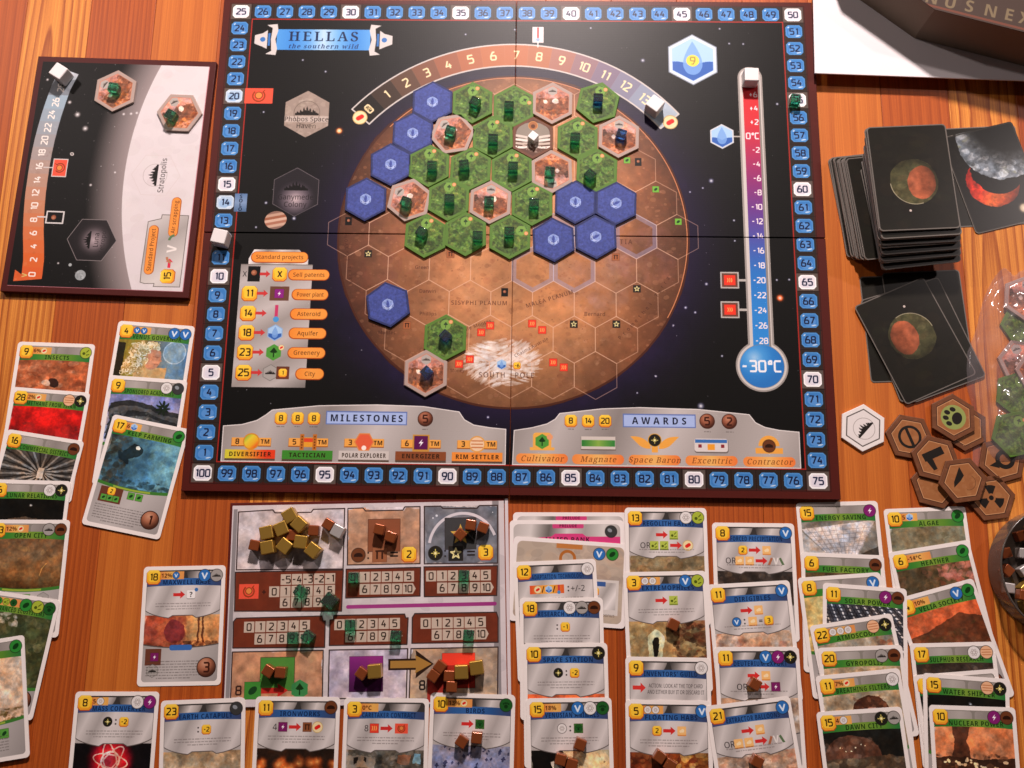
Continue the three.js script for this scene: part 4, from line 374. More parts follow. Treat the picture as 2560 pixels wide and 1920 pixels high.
const CITIES = [[1131.5, 334.2, -40, 'beside the second blue tile from the arc'], [1379.5, 428.2, 178, 'printed upside down under the brown ribbed tile'], [1023.2, 499.3, -50, 'beside the blue tile at the planet rim'], [1226.1, 505.1, 2, 'with green tiles on all sides']];
CITIES.forEach(([u, v, t, where], i) => tile('city', u, v, t, BTOP, 'rusty city tile ' + where, CG, i));
tile('city', 1380.9, 257.5, 1, BTOP, 'rusty city tile with pale rim and no cube on it', CG); tile('city', 1547.3, 341.4, 2, BTOP, 'rusty city tile with a blue cube, at the edge beside bare grid', CG, 1); tile('city', 1064.6, 932.8, 0, BTOP, 'rusty city tile with a blue cube, at the lower rim of the planet', CG);
tile('special', 1332.3, 344.3, 0, BTOP, 'brown tile with pale curved ribs and a small white cube', CG);
tile('city', 288, 227, -58, VEN.top, 'rusty city tile with green cube on dark sky of smaller board', CG); tile('city', 448.5, 281.5, -28, VEN.top, 'rusty city tile with green cube on white planet of smaller board', CG, 1);

// ------------------------------------------------------------------ cubes
const clear = (c) => new THREE.MeshPhysicalMaterial({ color: 0xffffff, transmission: 0.97, thickness: 0.008, ior: 1.49, roughness: 0.02, attenuationColor: c, attenuationDistance: 0.009 });
const CM = { green: clear(lin(0.07, 0.72, 0.42)), blue: clear(lin(0.05, 0.26, 0.85)), white: new THREE.MeshPhysicalMaterial({ color: lin(0.78, 0.74, 0.73), roughness: 0.42 }), gold: new THREE.MeshPhysicalMaterial({ color: lin(0.6, 0.36, 0.07), metalness: 0.75, roughness: 0.34 }), bronze: new THREE.MeshPhysicalMaterial({ color: lin(0.34, 0.085, 0.025), metalness: 0.5, roughness: 0.3, clearcoat: 0.5, clearcoatRoughness: 0.15 }), silver: new THREE.MeshPhysicalMaterial({ color: lin(0.62, 0.58, 0.56), metalness: 0.55, roughness: 0.35 }) };
const cubeGeo = {}; const cubeOf = (s) => cubeGeo[s] ??= new RoundedBoxGeometry(s, s, s, 4, s * (s === 8 || s === 7.6 ? 0.11 : 0.08)).scale(MM, MM, MM);
function cube(kind, size, u, v, base, turn, label, g, tilt = 0) { const [x, z] = at(u, v, base + size), m = mesh(kind + '_cube', cubeOf(size), CM[kind]); put(m, x, base + size / 2 + 0.03, z); m.rotation.set(tilt, deg(-turn), 0, 'YXZ'); tag(m, label, 'cube', g); return m; }
const ON = BTOP + TILE_H + 0.02;
[[1187, 251.7, 25], [1272.4, 261.9, 3], [1232.5, 344.3, 2], [1438.2, 341.4, 3], [1079.6, 412.3, 2], [1160, 409.5, -8], [1282.5, 413.8, 2], [1475.8, 434, 42], [1123, 495, 2], [1335.2, 505.1, 0], [1052.7, 577.4, 28], [1193.7, 587.6, 2], [1273.3, 577.4, 0]].forEach(([u, v, t], i) => cube('green', 8, u, v, ON, t, 'clear green cube on the green tile ' + ['straight below number five of the arc', 'straight below number seven of the arc', ...['between city and brown ribbed tile', 'between ribbed tile and blue cube city', 'next to the third blue tile', 'with only green tiles beside it', 'beside the upside down city tile', 'touching bare grid, turned cornerwise', 'between two city tiles', 'between city and blue tile', 'at the outer end of lowest row', 'off centre by the tile edge', 'next to blue in the lowest row']][i], 'green cubes on the board'));
[[1124.9, 324.1, 18], [1374.6, 426.8, 8], [1013.1, 502.2, 20], [1222.4, 500.8, 2]].forEach(([u, v, t], i) => cube('green', 8, u, v, ON, t, 'clear green cube on the rusty city tile ' + CITIES[i][3], 'green cubes on the board'));
cube('blue', 8, 1495.8, 243, ON, 2, 'clear blue cube on the green tile under the end of the arc', 'blue cubes on the board'); cube('blue', 8, 1554, 332.8, ON, 18, 'clear blue cube on the rusty city tile beside bare grid', 'blue cubes on the board'); cube('blue', 8, 1112.9, 838, ON, 40, 'clear blue cube on the green tile next to lone city tile', 'blue cubes on the board'); cube('blue', 8, 1066, 929, ON, 42, 'clear blue cube on the city tile at the lower rim of planet', 'blue cubes on the board');
cube('white', 7, 1333.2, 339, ON, 38, 'small white cube on the brown ribbed tile', 'white marker cubes');
cube('green', 8, 280.7, 216, VEN.top + TILE_H, 8, 'clear green cube on city tile over dark sky of smaller board', 'green cubes on the smaller board'); cube('green', 8, 424, 284, VEN.top + TILE_H, 28, 'clear green cube on city tile over white planet of smaller board', 'green cubes on the smaller board');
cube('green', 8, 1990.6, 244.5, BTOP, 5, 'clear green cube on the white 55 of the number track', 'green cubes on the board');
cube('white', 12, 144.7, 176.5, VEN.top, 32, 'white cube at the top of the scale on smaller board', 'white marker cubes'); cube('white', 12, 546.9, 589.5, BTOP, 12, 'white cube on number 12 of the blue number track', 'white marker cubes'); cube('white', 12, 1638.5, 257.5, BTOP, 38, 'white cube on the end of the curved scale over planet', 'white marker cubes'); cube('white', 12, 1880, 185, BTOP, 1, 'white cube at the hot end of the printed thermometer', 'white marker cubes');
const PB = PLA.top, PG = 'metallic cubes on the player board';
[[722.6, 1288.7, -33, 8], [746.1, 1310.4, 40, 8], [701.8, 1321.3, -25, 6], [664.8, 1331.2, -14, 2], [666.6, 1368.3, -12, 0], [710, 1364.7, 36, 0], [750.7, 1354.7, 6, 0], [780.5, 1375.5, 36, 0]].forEach(([u, v, t, up], i) => cube('gold', 10, u, v, PB + 0, t, 'gold cube in the heap on the upper corner field of player board', PG));
cube('bronze', 8, 634.9, 1362.9, PB, 10, 'copper cube at the outer end of the gold heap', PG); cube('bronze', 8, 783, 1325.9, PB, 2, 'copper cube behind the gold heap, alone beside gold', PG); cube('bronze', 8, 729.9, 1337.5, PB, 8, 'copper cube enclosed by the gold heap', PG); cube('bronze', 8, 819.4, 1310.4, PB, 30, 'copper cube touching the silver cube', PG); cube('silver', 9, 842.5, 1327.5, PB, 26, 'single silver cube on the white marbled field', PG);
cube('bronze', 8, 946.9, 1323.1, PB, 12, 'copper cube on the brown square, farther from number 2', PG); cube('bronze', 8, 975.8, 1342, PB, 20, 'copper cube on the brown square, nearer number 2', PG); cube('bronze', 8, 1150.3, 1335.7, PB, 42, 'copper cube standing on the yellow star', PG); cube('bronze', 8, 1176.6, 1312, PB, 8, 'copper cube at the corner of the dark star square', PG); cube('bronze', 8, 1207.3, 1318.6, PB, 20, 'copper cube on the grey ring beside star square', PG);
const KG = 'green cubes on the player board';
cube('green', 8, 882.7, 1444.2, PB, -1, 'clear green cube covering 0 of the track under brown square', KG); cube('green', 8, 748.9, 1477.7, PB, 32, 'clear green cube covering 2 beside the red emblem', KG); cube('green', 10, 822.1, 1502.1, PB, 38, 'larger clear green cube beside 9 of the first track', KG); cube('green', 8, 1159.4, 1438.8, PB, 2, 'clear green cube covering 3 under the star field', KG); cube('green', 8, 729.9, 1594, PB, -2, 'clear green cube covering 9 above the green square', KG); cube('green', 8, 767.8, 1592.2, PB, 36, 'clear green cube turned on 10 above the green square', KG); cube('green', 8, 874.5, 1563.3, PB, 0, 'clear green cube between 0 and 2 above the purple square', KG); cube('green', 8, 988.5, 1590.4, PB, 3, 'clear green cube at the arrow end above the purple square', KG); cube('green', 8, 1171.1, 1588.6, PB, 4, 'clear green cube covering 9 above the red square', KG);
cube('bronze', 8, 669.3, 1678.1, PB, 30, 'copper cube on the green square, turned on its corner', PG); cube('bronze', 8, 699.5, 1681.5, PB, 4, 'copper cube on the green square, set straight', PG); cube('bronze', 8, 903, 1684, PB, 34, 'copper cube on the purple square', PG); cube('gold', 10, 935.2, 1679, PB, -6, 'gold cube on the purple square', PG);
cube('bronze', 8, 1099.7, 1667, PB, 36, 'copper cube beside the tip of the printed arrow', PG); cube('bronze', 8, 1083, 1690, PB, 34, 'copper cube between the 8 and the arrow tip', PG); cube('bronze', 8, 1122.5, 1690.5, PB, 2, 'copper cube beside the gold cubes on red square', PG); cube('bronze', 8, 1128.6, 1717, PB, 2, 'copper cube at the lower edge of the red square', PG); cube('gold', 10, 1153.1, 1680.8, PB, -3, 'gold cube on the red square', PG); cube('gold', 10, 1191, 1670, PB, -9, 'gold cube just off the red square on yellow print', PG);

// ------------------------------------------------------------------ cards
const CW = 63, CH = 88, CT = 0.42;
function cardGeo(w, h, th) { const r = 3, s = new THREE.Shape(), a = w / 2, b = h / 2; s.moveTo(-a + r, -b); s.lineTo(a - r, -b); s.absarc(a - r, -b + r, r, -Math.PI / 2, 0); s.lineTo(a, b - r); s.absarc(a - r, b - r, r, 0, Math.PI / 2); s.lineTo(-a + r, b); s.absarc(-a + r, b - r, r, Math.PI / 2, Math.PI); s.lineTo(-a, -b + r); s.absarc(-a + r, -b + r, r, Math.PI, Math.PI * 1.5); const g = new THREE.ExtrudeGeometry(s, { depth: th, bevelEnabled: false, curveSegments: 5 }); g.rotateX(-Math.PI / 2); planar(g, w, h); return g.scale(MM, MM, MM); }
const portrait = cardGeo(CW, CH, CT), landscape = cardGeo(CH, CW, CT);
const edgeMat = new THREE.MeshStandardMaterial({ color: lin(0.7, 0.64, 0.6), roughness: 0.6 });
const ART = {
  soil(x, X, Y, w, h, r) { x.fillStyle = '#b4623c'; x.fillRect(X, Y, w, h); grain(x, X, Y, w, h, r, 240, ['#c87850', '#96482c', '#dc9670', '#7c3820', '#b86440'], 1, 6, 0.5); x.save(); x.translate(X + w * 0.5, Y + h * 0.42); x.fillStyle = '#3a2018'; x.beginPath(); x.ellipse(2, 0, 5, 4, 0, 0, 7); x.fill(); x.fillStyle = '#d8b49c'; x.beginPath(); x.ellipse(-5, 1, 4, 2.6, 0.2, 0, 7); x.fill(); x.restore(); },
  red(x, X, Y, w, h, r) { x.fillStyle = grad(x, 0, Y, 0, Y + h, '#d8201c', '#c01a18', '#8a2826', '#502020'); x.fillRect(X, Y, w, h); grain(x, X, Y + h * 0.3, w, h * 0.7, r, 60, ['#6a2824', '#902422', '#4a2222'], 2, 8, 0.4); },
  radial(x, X, Y, w, h, r) { x.fillStyle = '#4c4640'; x.fillRect(X, Y, w, h); const cx = X + w * 0.56, cy = Y + h * 0.36; for (let k = 0; k < 34; k++) { const a = k / 34 * 6.28; x.strokeStyle = k % 2 ? '#8f877e' : '#2c2824'; x.lineWidth = 1.4; x.beginPath(); x.moveTo(cx + 4 * Math.cos(a), cy + 3 * Math.sin(a)); x.quadraticCurveTo(cx + 20 * Math.cos(a + 0.2), cy + 12 * Math.sin(a + 0.2), cx + 60 * Math.cos(a + 0.1), cy + 34 * Math.sin(a + 0.1)); x.stroke(); } x.fillStyle = '#d8d0c6'; x.fillRect(cx - 2.4, cy - 4, 5, 8); },
  night(x, X, Y, w, h, r) { x.fillStyle = '#14120f'; x.fillRect(X, Y, w, h); disc(x, X + w * 0.55, Y + 5, 2, radial(x, X + w * 0.55, Y + 5, 2, '#fff', 'rgba(200,200,200,.3)', 'rgba(0,0,0,0)')); x.fillStyle = '#5a4a3c'; x.beginPath(); x.ellipse(X + w / 2, Y + h * 0.7, w * 0.7, h * 0.36, 0, 0, 7); x.fill(); grain(x, X, Y + h * 0.4, w, h * 0.6, r, 60, ['#7a6450', '#3a3028', '#94806c'], 1, 5, 0.5); },
  plain(x, X, Y, w, h, r) { x.fillStyle = grad(x, 0, Y, 0, Y + h, '#6e5138', '#7c5c3e', '#86603a', '#4a3018'); x.fillRect(X, Y, w, h); grain(x, X, Y, w, h, r, 150, ['#8a6a48', '#5c4028', '#a07c54', '#b08850'], 0.6, 5, 0.35); x.strokeStyle = '#c89858'; x.lineWidth = 0.6; x.beginPath(); x.moveTo(X + w * 0.7, Y + h * 0.7); x.lineTo(X + w * 0.78, Y + h * 0.5); x.stroke(); },
  jungle(x, X, Y, w, h, r) { x.fillStyle = '#454a2c'; x.fillRect(X, Y, w, h); grain(x, X, Y, w, h, r, 260, ['#5c6038', '#34381f', '#6e6c48', '#2a2c1a', '#7c7650'], 0.8, 6, 0.5); grain(x, X, Y, w * 0.55, 9, r, 40, ['#e6ded2', '#c4baa8'], 1, 4, 0.6); },
  cream(x, X, Y, w, h, r) { x.fillStyle = '#e2c3a6'; x.fillRect(X, Y, w, h); grain(x, X, Y, w, h * 0.7, r, 60, ['#ecd2b8', '#d6b494'], 2, 8, 0.3); grain(x, X, Y + h * 0.78, w, h * 0.22, r, 90, ['#6a5224', '#8a6c34', '#4a3c1a'], 0.8, 3, 0.7); },
  person(x, X, Y, w, h, r) { x.fillStyle = grad(x, X, 0, X + w, 0, '#8a7428', '#a08830', '#6a6450', '#6e8ea6', '#5c80a0'); x.fillRect(X, Y, w, h); x.fillStyle = '#2a2416'; x.fillRect(X, Y + 3, 6, h); disc(x, X + w * 0.82, Y + 9, 9, '#7fa2bc', '#a8c2d4', 0.8); x.fillStyle = '#c9a06a'; x.fillRect(X + 16, Y + 22, 26, h - 22); x.fillStyle = '#c48a6c'; x.beginPath(); x.ellipse(X + w * 0.52, Y + 15, 7, 9, 0.15, 0, 7); x.fill(); x.fillStyle = '#a86e54'; x.fillRect(X + w * 0.52, Y + 13, 5.5, 0.9); x.fillRect(X + w * 0.55, Y + 19, 3.5, 0.9); x.fillStyle = '#b87e62'; poly(x, [[X + w * 0.62, Y + 13], [X + w * 0.66, Y + 17], [X + w * 0.61, Y + 17]]); x.fill(); x.lineWidth = 0.8; for (let i = 0; i < 190; i++) { const a = r(), px = X + w * (0.2 + 0.28 * r() - 0.1 * a), py = Y + 3 + 26 * a; x.strokeStyle = ['#e4d2a8', '#c8ae78', '#f2e6c8', '#a88c58'][i % 4]; x.beginPath(); x.arc(px, py, 1 + r(), r() * 6, r() * 6 + 3); x.stroke(); } for (let i = 0; i < 50; i++) { x.strokeStyle = ['#ece0bc', '#d4be8c'][i % 2]; x.beginPath(); x.arc(X + w * (0.32 + 0.26 * r()), Y + 2 + 4.5 * r(), 1.2, r() * 6, r() * 6 + 3); x.stroke(); } },
  campus(x, X, Y, w, h, r) { x.fillStyle = grad(x, 0, Y, 0, Y + h, '#7c80b4', '#9a9cc0', '#8a8ca0'); x.fillRect(X, Y, w, h); for (let k = 0; k < 5; k++) { x.fillStyle = k % 2 ? '#56585a' : '#2c2e30'; x.beginPath(); x.moveTo(X + 2, Y + 8 + k * 5); x.quadraticCurveTo(X + 20, Y + 1 + k * 4, X + w * 0.72, Y + 11 + k * 3); x.lineTo(X + w, Y + 14 + k * 4); x.lineTo(X + w, Y + 20 + k * 4); x.lineTo(X, Y + 16 + k * 5); x.fill(); } grain(x, X + 2, Y + 14, w - 4, h - 14, r, 90, ['#6c7268', '#3a4036', '#8c8e90', '#2a302a'], 0.6, 3, 0.6); x.fillStyle = '#1e2a1e'; for (let k = 0; k < 9; k++) { const a = k / 9 * 6.28; x.beginPath(); x.ellipse(X + w * 0.76 + 3.5 * Math.cos(a), Y + 9 + 3.5 * Math.sin(a), 3, 1, a, 0, 7); x.fill(); } },
  sea(x, X, Y, w, h, r) { x.fillStyle = grad(x, X, Y, X + w, Y + h * 0.4, '#3a3830', '#35586c', '#5a8ea8', '#7cb2bc'); x.fillRect(X, Y, w, h); grain(x, X, Y, w, h, r, 120, ['#4a7c94', '#3c6478', '#6ca4b0'], 2, 8, 0.3); grain(x, X, Y, w * 0.32, h, r, 70, ['#2c2a22', '#3c3428', '#544a38'], 1.5, 5, 0.6); x.fillStyle = '#1c2c34'; x.beginPath(); x.ellipse(X + w * 0.36, Y + h * 0.3, 8, 5, -0.4, 0, 7); x.fill(); x.beginPath(); x.ellipse(X + w * 0.25, Y + h * 0.42, 7, 2.5, 0.7, 0, 7); x.fill(); disc(x, X + w * 0.42, Y + h * 0.22, 1.6, '#cfe2e6'); grain(x, X, Y + h * 0.75, w, h * 0.25, r, 70, ['#23373c', '#2c444a', '#1c2a2c'], 1, 5, 0.6); },
  sunset(x, X, Y, w, h, r) { x.fillStyle = grad(x, X, 0, X + w, 0, '#a85038', '#b8603c', '#e0a060', '#d8945c'); x.fillRect(X, Y, w, h); grain(x, X, Y, w * 0.55, h, r, 60, ['#a03c2e', '#7c3028', '#c8624a'], 2, 7, 0.4); x.fillStyle = '#7c3030'; x.beginPath(); x.ellipse(X + w * 0.4, Y + h * 0.5, 8, 9, 0, 0, 7); x.fill(); x.fillStyle = '#6a3a24'; x.fillRect(X + w * 0.7, Y, 1.6, h * 0.9); x.fillRect(X + w * 0.76, Y, 1.6, h * 0.9); grain(x, X, Y + h * 0.78, w, h * 0.22, r, 60, ['#3c2018', '#5c2c1e', '#8a4a30'], 0.8, 4, 0.7); },
  glow(x, X, Y, w, h, r) { x.fillStyle = '#120e10'; x.fillRect(X, Y, w, h); const cx = X + w * 0.48, cy = Y + h * 0.45; disc(x, cx, cy, 19, radial(x, cx, cy, 19, '#ffe4da', '#f06a58', '#d81c28', '#7c1020', 'rgba(40,6,10,0)')); disc(x, cx, cy, 6.5, '#c8303c', '#ffdccc', 1.2); x.strokeStyle = '#f0b8a8'; x.lineWidth = 0.9; for (const a of [0.2, 1.3, 2.3]) { x.beginPath(); x.ellipse(cx, cy, 13, 4.5, a, 0, 7); x.stroke(); } },
  desert(x, X, Y, w, h, r) { x.fillStyle = grad(x, 0, Y, 0, Y + h, '#b49a78', '#c0a484', '#8e7150'); x.fillRect(X, Y, w, h); grain(x, X, Y, w, h, r, 120, ['#a08462', '#ccb294', '#7c6244', '#b89a74'], 1.5, 8, 0.35); },
  forge(x, X, Y, w, h, r) { x.fillStyle = '#2a1c14'; x.fillRect(X, Y, w, h); for (let k = 0; k < 26; k++) { const a = X + w * r(), b = Y + h * (0.35 + 0.6 * r()); disc(x, a, b, 6, radial(x, a, b, 6, '#ffb060', 'rgba(220,100,40,.5)', 'rgba(60,20,8,0)')); } },
  ruins(x, X, Y, w, h, r) { x.fillStyle = '#5c5448'; x.fillRect(X, Y, w, h); grain(x, X, Y, w, h, r, 170, ['#7c7262', '#3a342c', '#948a7c', '#2c2822', '#a89c8c'], 0.7, 4, 0.55); x.fillStyle = '#9a8a78'; x.fillRect(X, Y + 4, w * 0.36, 9); x.fillStyle = '#241e1a'; x.fillRect(X + 5, Y + 5, 3, 5); x.fillRect(X + 12, Y + 5, 2.4, 3.6); x.fillStyle = '#94644a'; x.fillRect(X + w * 0.66, Y + 3, w * 0.18, 6); x.fillStyle = '#8cb4c0'; x.fillRect(X + w * 0.88, Y + 2, w * 0.1, 7); },
  birds(x, X, Y, w, h, r) { x.fillStyle = grad(x, 0, Y, 0, Y + h, '#9a96a8', '#8a8aa8', '#a6a4ba'); x.fillRect(X, Y, w, h); x.fillStyle = '#3c3c58'; for (let i = 0; i < 42; i++) { const a = X + w * r(), b = Y + h * r(), s = 0.8 + 1.3 * r(); x.beginPath(); x.ellipse(a, b, s, s * 0.45, 1.2 + r(), 0, 7); x.fill(); x.beginPath(); x.ellipse(a, b, s * 0.9, s * 0.35, -0.3 + r() * 0.5, 0, 7); x.fill(); } },
  rock(x, X, Y, w, h, r) { x.fillStyle = '#8a7452'; x.fillRect(X, Y, w, h); grain(x, X, Y, w, h, r, 150, ['#a88e68', '#6c5638', '#b89c74', '#544430', '#94684a'], 0.8, 4, 0.5); },
  hole(x, X, Y, w, h, r) { x.fillStyle = '#a8885a'; x.fillRect(X, Y, w, h); grain(x, X, Y, w, h, r, 200, ['#c4a874', '#8a6a3e', '#b8945c', '#d8c894'], 0.8, 4, 0.5); grain(x, X + w * 0.55, Y, w * 0.45, h, r, 150, ['#3c2416', '#5a2c1a', '#8a3c22', '#2a1a10'], 1, 6, 0.6); x.fillStyle = '#e0dcae'; x.beginPath(); x.ellipse(X + w * 0.33, Y + h * 0.4, 6, 12, 0.1, 0, 7); x.fill(); x.fillStyle = '#1e1812'; x.beginPath(); x.ellipse(X + w * 0.33, Y + h * 0.42, 2.6, 7.5, 0, 0, 7); x.fill(); },
  dim(x, X, Y, w, h, r) { x.fillStyle = '#3a302a'; x.fillRect(X, Y, w, h); grain(x, X, Y, w, h, r, 80, ['#54463c', '#2a221c', '#6a5a4c'], 1, 5, 0.5); },
  clouds(x, X, Y, w, h, r) { x.fillStyle = '#b89a82'; x.fillRect(X, Y, w, h); grain(x, X, Y, w, h, r, 120, ['#d8c2ae', '#9a7a62', '#e6d6c6', '#a86a58', '#7c5c4c'], 1.5, 7, 0.45, 0.3); },
  fire(x, X, Y, w, h, r) { x.fillStyle = '#6a2e18'; x.fillRect(X, Y, w, h); grain(x, X, Y, w * 0.6, h, r, 100, ['#8a3a1e', '#a8522c', '#4a2010', '#c0703c'], 1, 7, 0.5); grain(x, X + w * 0.5, Y, w * 0.5, h, r, 90, ['#e8b450', '#f0d078', '#d89038', '#8a4a20'], 1.5, 7, 0.5); },
  ink(x, X, Y, w, h, r) { x.fillStyle = '#e2c99c'; x.fillRect(X, Y, w, h); x.fillStyle = '#14100e'; x.fillRect(X, Y, w * 0.32, h); x.beginPath(); x.ellipse(X + w * 0.3, Y + h * 0.4, 9, 16, 0, 0, 7); x.fill(); x.fillStyle = '#e6dccb'; poly(x, [[X + 14, Y + 8], [X + 20, Y + 5], [X + 22, Y + 12], [X + 16, Y + 17]]); x.fill(); grain(x, X + w * 0.45, Y + 4, w * 0.55, h, r, 40, ['#a87c4a', '#3c2c1c', '#c8a870'], 0.5, 2, 0.6); },
  hall(x, X, Y, w, h, r) { x.fillStyle = '#8a8276'; x.fillRect(X, Y, w, h); x.fillStyle = '#d2cccc'; poly(x, [[X, Y + 6], [X + w, Y], [X + w * 0.72, Y + 26], [X + w * 0.34, Y + 27]]); x.fill(); x.strokeStyle = '#a9a2a2'; x.lineWidth = 0.5; for (let k = 1; k < 7; k++) { x.beginPath(); x.moveTo(X + k * 2.4, Y + 6 + k * 3); x.lineTo(X + w - k * 2.2, Y + 2 + k * 3.4); x.stroke(); } for (let k = 0; k < 10; k++) { x.beginPath(); x.moveTo(X + w * (0.05 + k * 0.1), Y + 4); x.lineTo(X + w * (0.36 + k * 0.038), Y + 27); x.stroke(); } x.fillStyle = '#b8aea6'; poly(x, [[X, Y + 8], [X + w * 0.34, Y + 27], [X + w * 0.3, Y + 32], [X, Y + 24]]); x.fill(); x.fillStyle = '#4e443a'; poly(x, [[X + w * 0.66, Y + 28], [X + w, Y + 20], [X + w, Y + 40], [X + w * 0.7, Y + 34]]); x.fill(); },
  meadow(x, X, Y, w, h, r) { x.fillStyle = '#7c745c'; x.fillRect(X, Y, w, h); grain(x, X, Y, w, h, r, 120, ['#8f886c', '#625c42', '#a09878', '#565038'], 1.5, 8, 0.4, 0.25); },
  heath(x, X, Y, w, h, r) { x.fillStyle = '#5c4a32'; x.fillRect(X, Y, w, h); grain(x, X, Y, w, h, r, 170, ['#4a3e28', '#6e5638', '#8a5a44', '#38301e'], 1, 6, 0.5); grain(x, X + w * 0.55, Y, w * 0.45, h * 0.5, r, 60, ['#b86a5a', '#c88070', '#9a5040'], 1.5, 5, 0.6); },
  dusk(x, X, Y, w, h, r) { x.fillStyle = '#e0683c'; x.fillRect(X, Y, w, h); grain(x, X, Y, w, h, r, 50, ['#e87a48', '#d65c34'], 2, 8, 0.3); x.fillStyle = '#6a3a24'; poly(x, [[X, Y + 16], [X + w * 0.4, Y + 12], [X + w * 0.72, Y + 7], [X + w, Y + 13], [X + w, Y + h], [X, Y + h]]); x.fill(); grain(x, X, Y + 15, w, h - 15, r, 110, ['#7c4a30', '#54301e', '#8c5c40', '#5c4a2c'], 1, 7, 0.5, 0.25); },
  cells(x, X, Y, w, h, r) { x.fillStyle = '#4a4a50'; x.fillRect(X, Y, w, h); for (let k = 0; k < 26; k++) { x.strokeStyle = k % 2 ? '#d4d2d4' : '#26262c'; x.lineWidth = 1; x.beginPath(); x.moveTo(X + k * 3 - 6, Y); x.lineTo(X + k * 4.4 + 8, Y + h); x.stroke(); } x.strokeStyle = '#33333a'; for (let k = 0; k < 12; k++) { x.beginPath(); x.moveTo(X, Y + k * 2.6); x.lineTo(X + w, Y + k * 2.6 + 2); x.stroke(); } },
  sand(x, X, Y, w, h, r) { x.fillStyle = '#d8bc78'; x.fillRect(X, Y, w, h); grain(x, X, Y, w, h, r, 80, ['#c8a860', '#e6d094', '#b8945a'], 2, 7, 0.4); },
  head(x, X, Y, w, h, r) { x.fillStyle = '#b09c80'; x.fillRect(X, Y, w, h); x.fillStyle = '#4a2a1c'; x.beginPath(); x.ellipse(X + w * 0.6, Y + 14, 14, 12, 0, 0, 7); x.fill(); grain(x, X + w * 0.4, Y + 3, w * 0.42, 11, r, 60, ['#6a3c28', '#8a5438', '#38201a'], 0.6, 3, 0.6, 0.2); x.fillStyle = '#b4806a'; x.beginPath(); x.ellipse(X + w * 0.6, Y + 20, 8.5, 10, 0, 0, 7); x.fill(); },
  dome(x, X, Y, w, h, r) { x.fillStyle = '#1c1a16'; x.fillRect(X, Y, w, h); x.fillStyle = '#5a3a2c'; x.beginPath(); x.ellipse(X + w * 0.35, Y + 20, w * 0.38, 17, 0, Math.PI, 0); x.fill(); grain(x, X, Y + 4, w * 0.7, 16, r, 40, ['#7c5440', '#3e281e', '#8a6a58'], 1, 5, 0.4); for (let k = 0; k < 6; k++) disc(x, X + 10 + k * 4 + r() * 3, Y + 9 + r() * 5, 0.5, '#f0d8b0'); x.fillStyle = '#4c3c2e'; x.fillRect(X, Y + 19, w, h); grain(x, X, Y + 19, w, h - 19, r, 70, ['#8a7458', '#3a2c20', '#b09a78', '#6a5640'], 1, 6, 0.5, 0.2); },
  reactor(x, X, Y, w, h, r) { x.fillStyle = '#e08858'; x.fillRect(X, Y, w, h); grain(x, X, Y, w, h, r, 50, ['#e8986a', '#d87848'], 2, 8, 0.35); x.fillStyle = '#5a3424'; poly(x, [[X + w * 0.24, Y], [X + w * 0.46, Y], [X + w * 0.4, Y + 10], [X + w * 0.45, Y + 24], [X + w * 0.2, Y + 24], [X + w * 0.26, Y + 10]]); x.fill(); x.fillStyle = '#3c2418'; x.fillRect(X, Y + 21, w, 30); grain(x, X, Y + 18, w, 16, r, 60, ['#3a2216', '#5c3a26', '#7c4e34'], 0.8, 3.5, 0.7); for (let k = 0; k < 18; k++) disc(x, X + w * r(), Y + 22 + 6 * r(), 0.7 + 0.8 * r(), '#f2c898'); },
  brick(x, X, Y, w, h, r) { x.fillStyle = '#a8947c'; x.fillRect(X, Y, w, h); grain(x, X, Y, w * 0.5, h, r, 40, ['#cdbda8', '#94806a'], 1, 5, 0.5); grain(x, X + w * 0.4, Y, w * 0.6, h, r, 60, ['#d8683c', '#9a4a30', '#7c5a4c'], 1, 5, 0.5); },
};
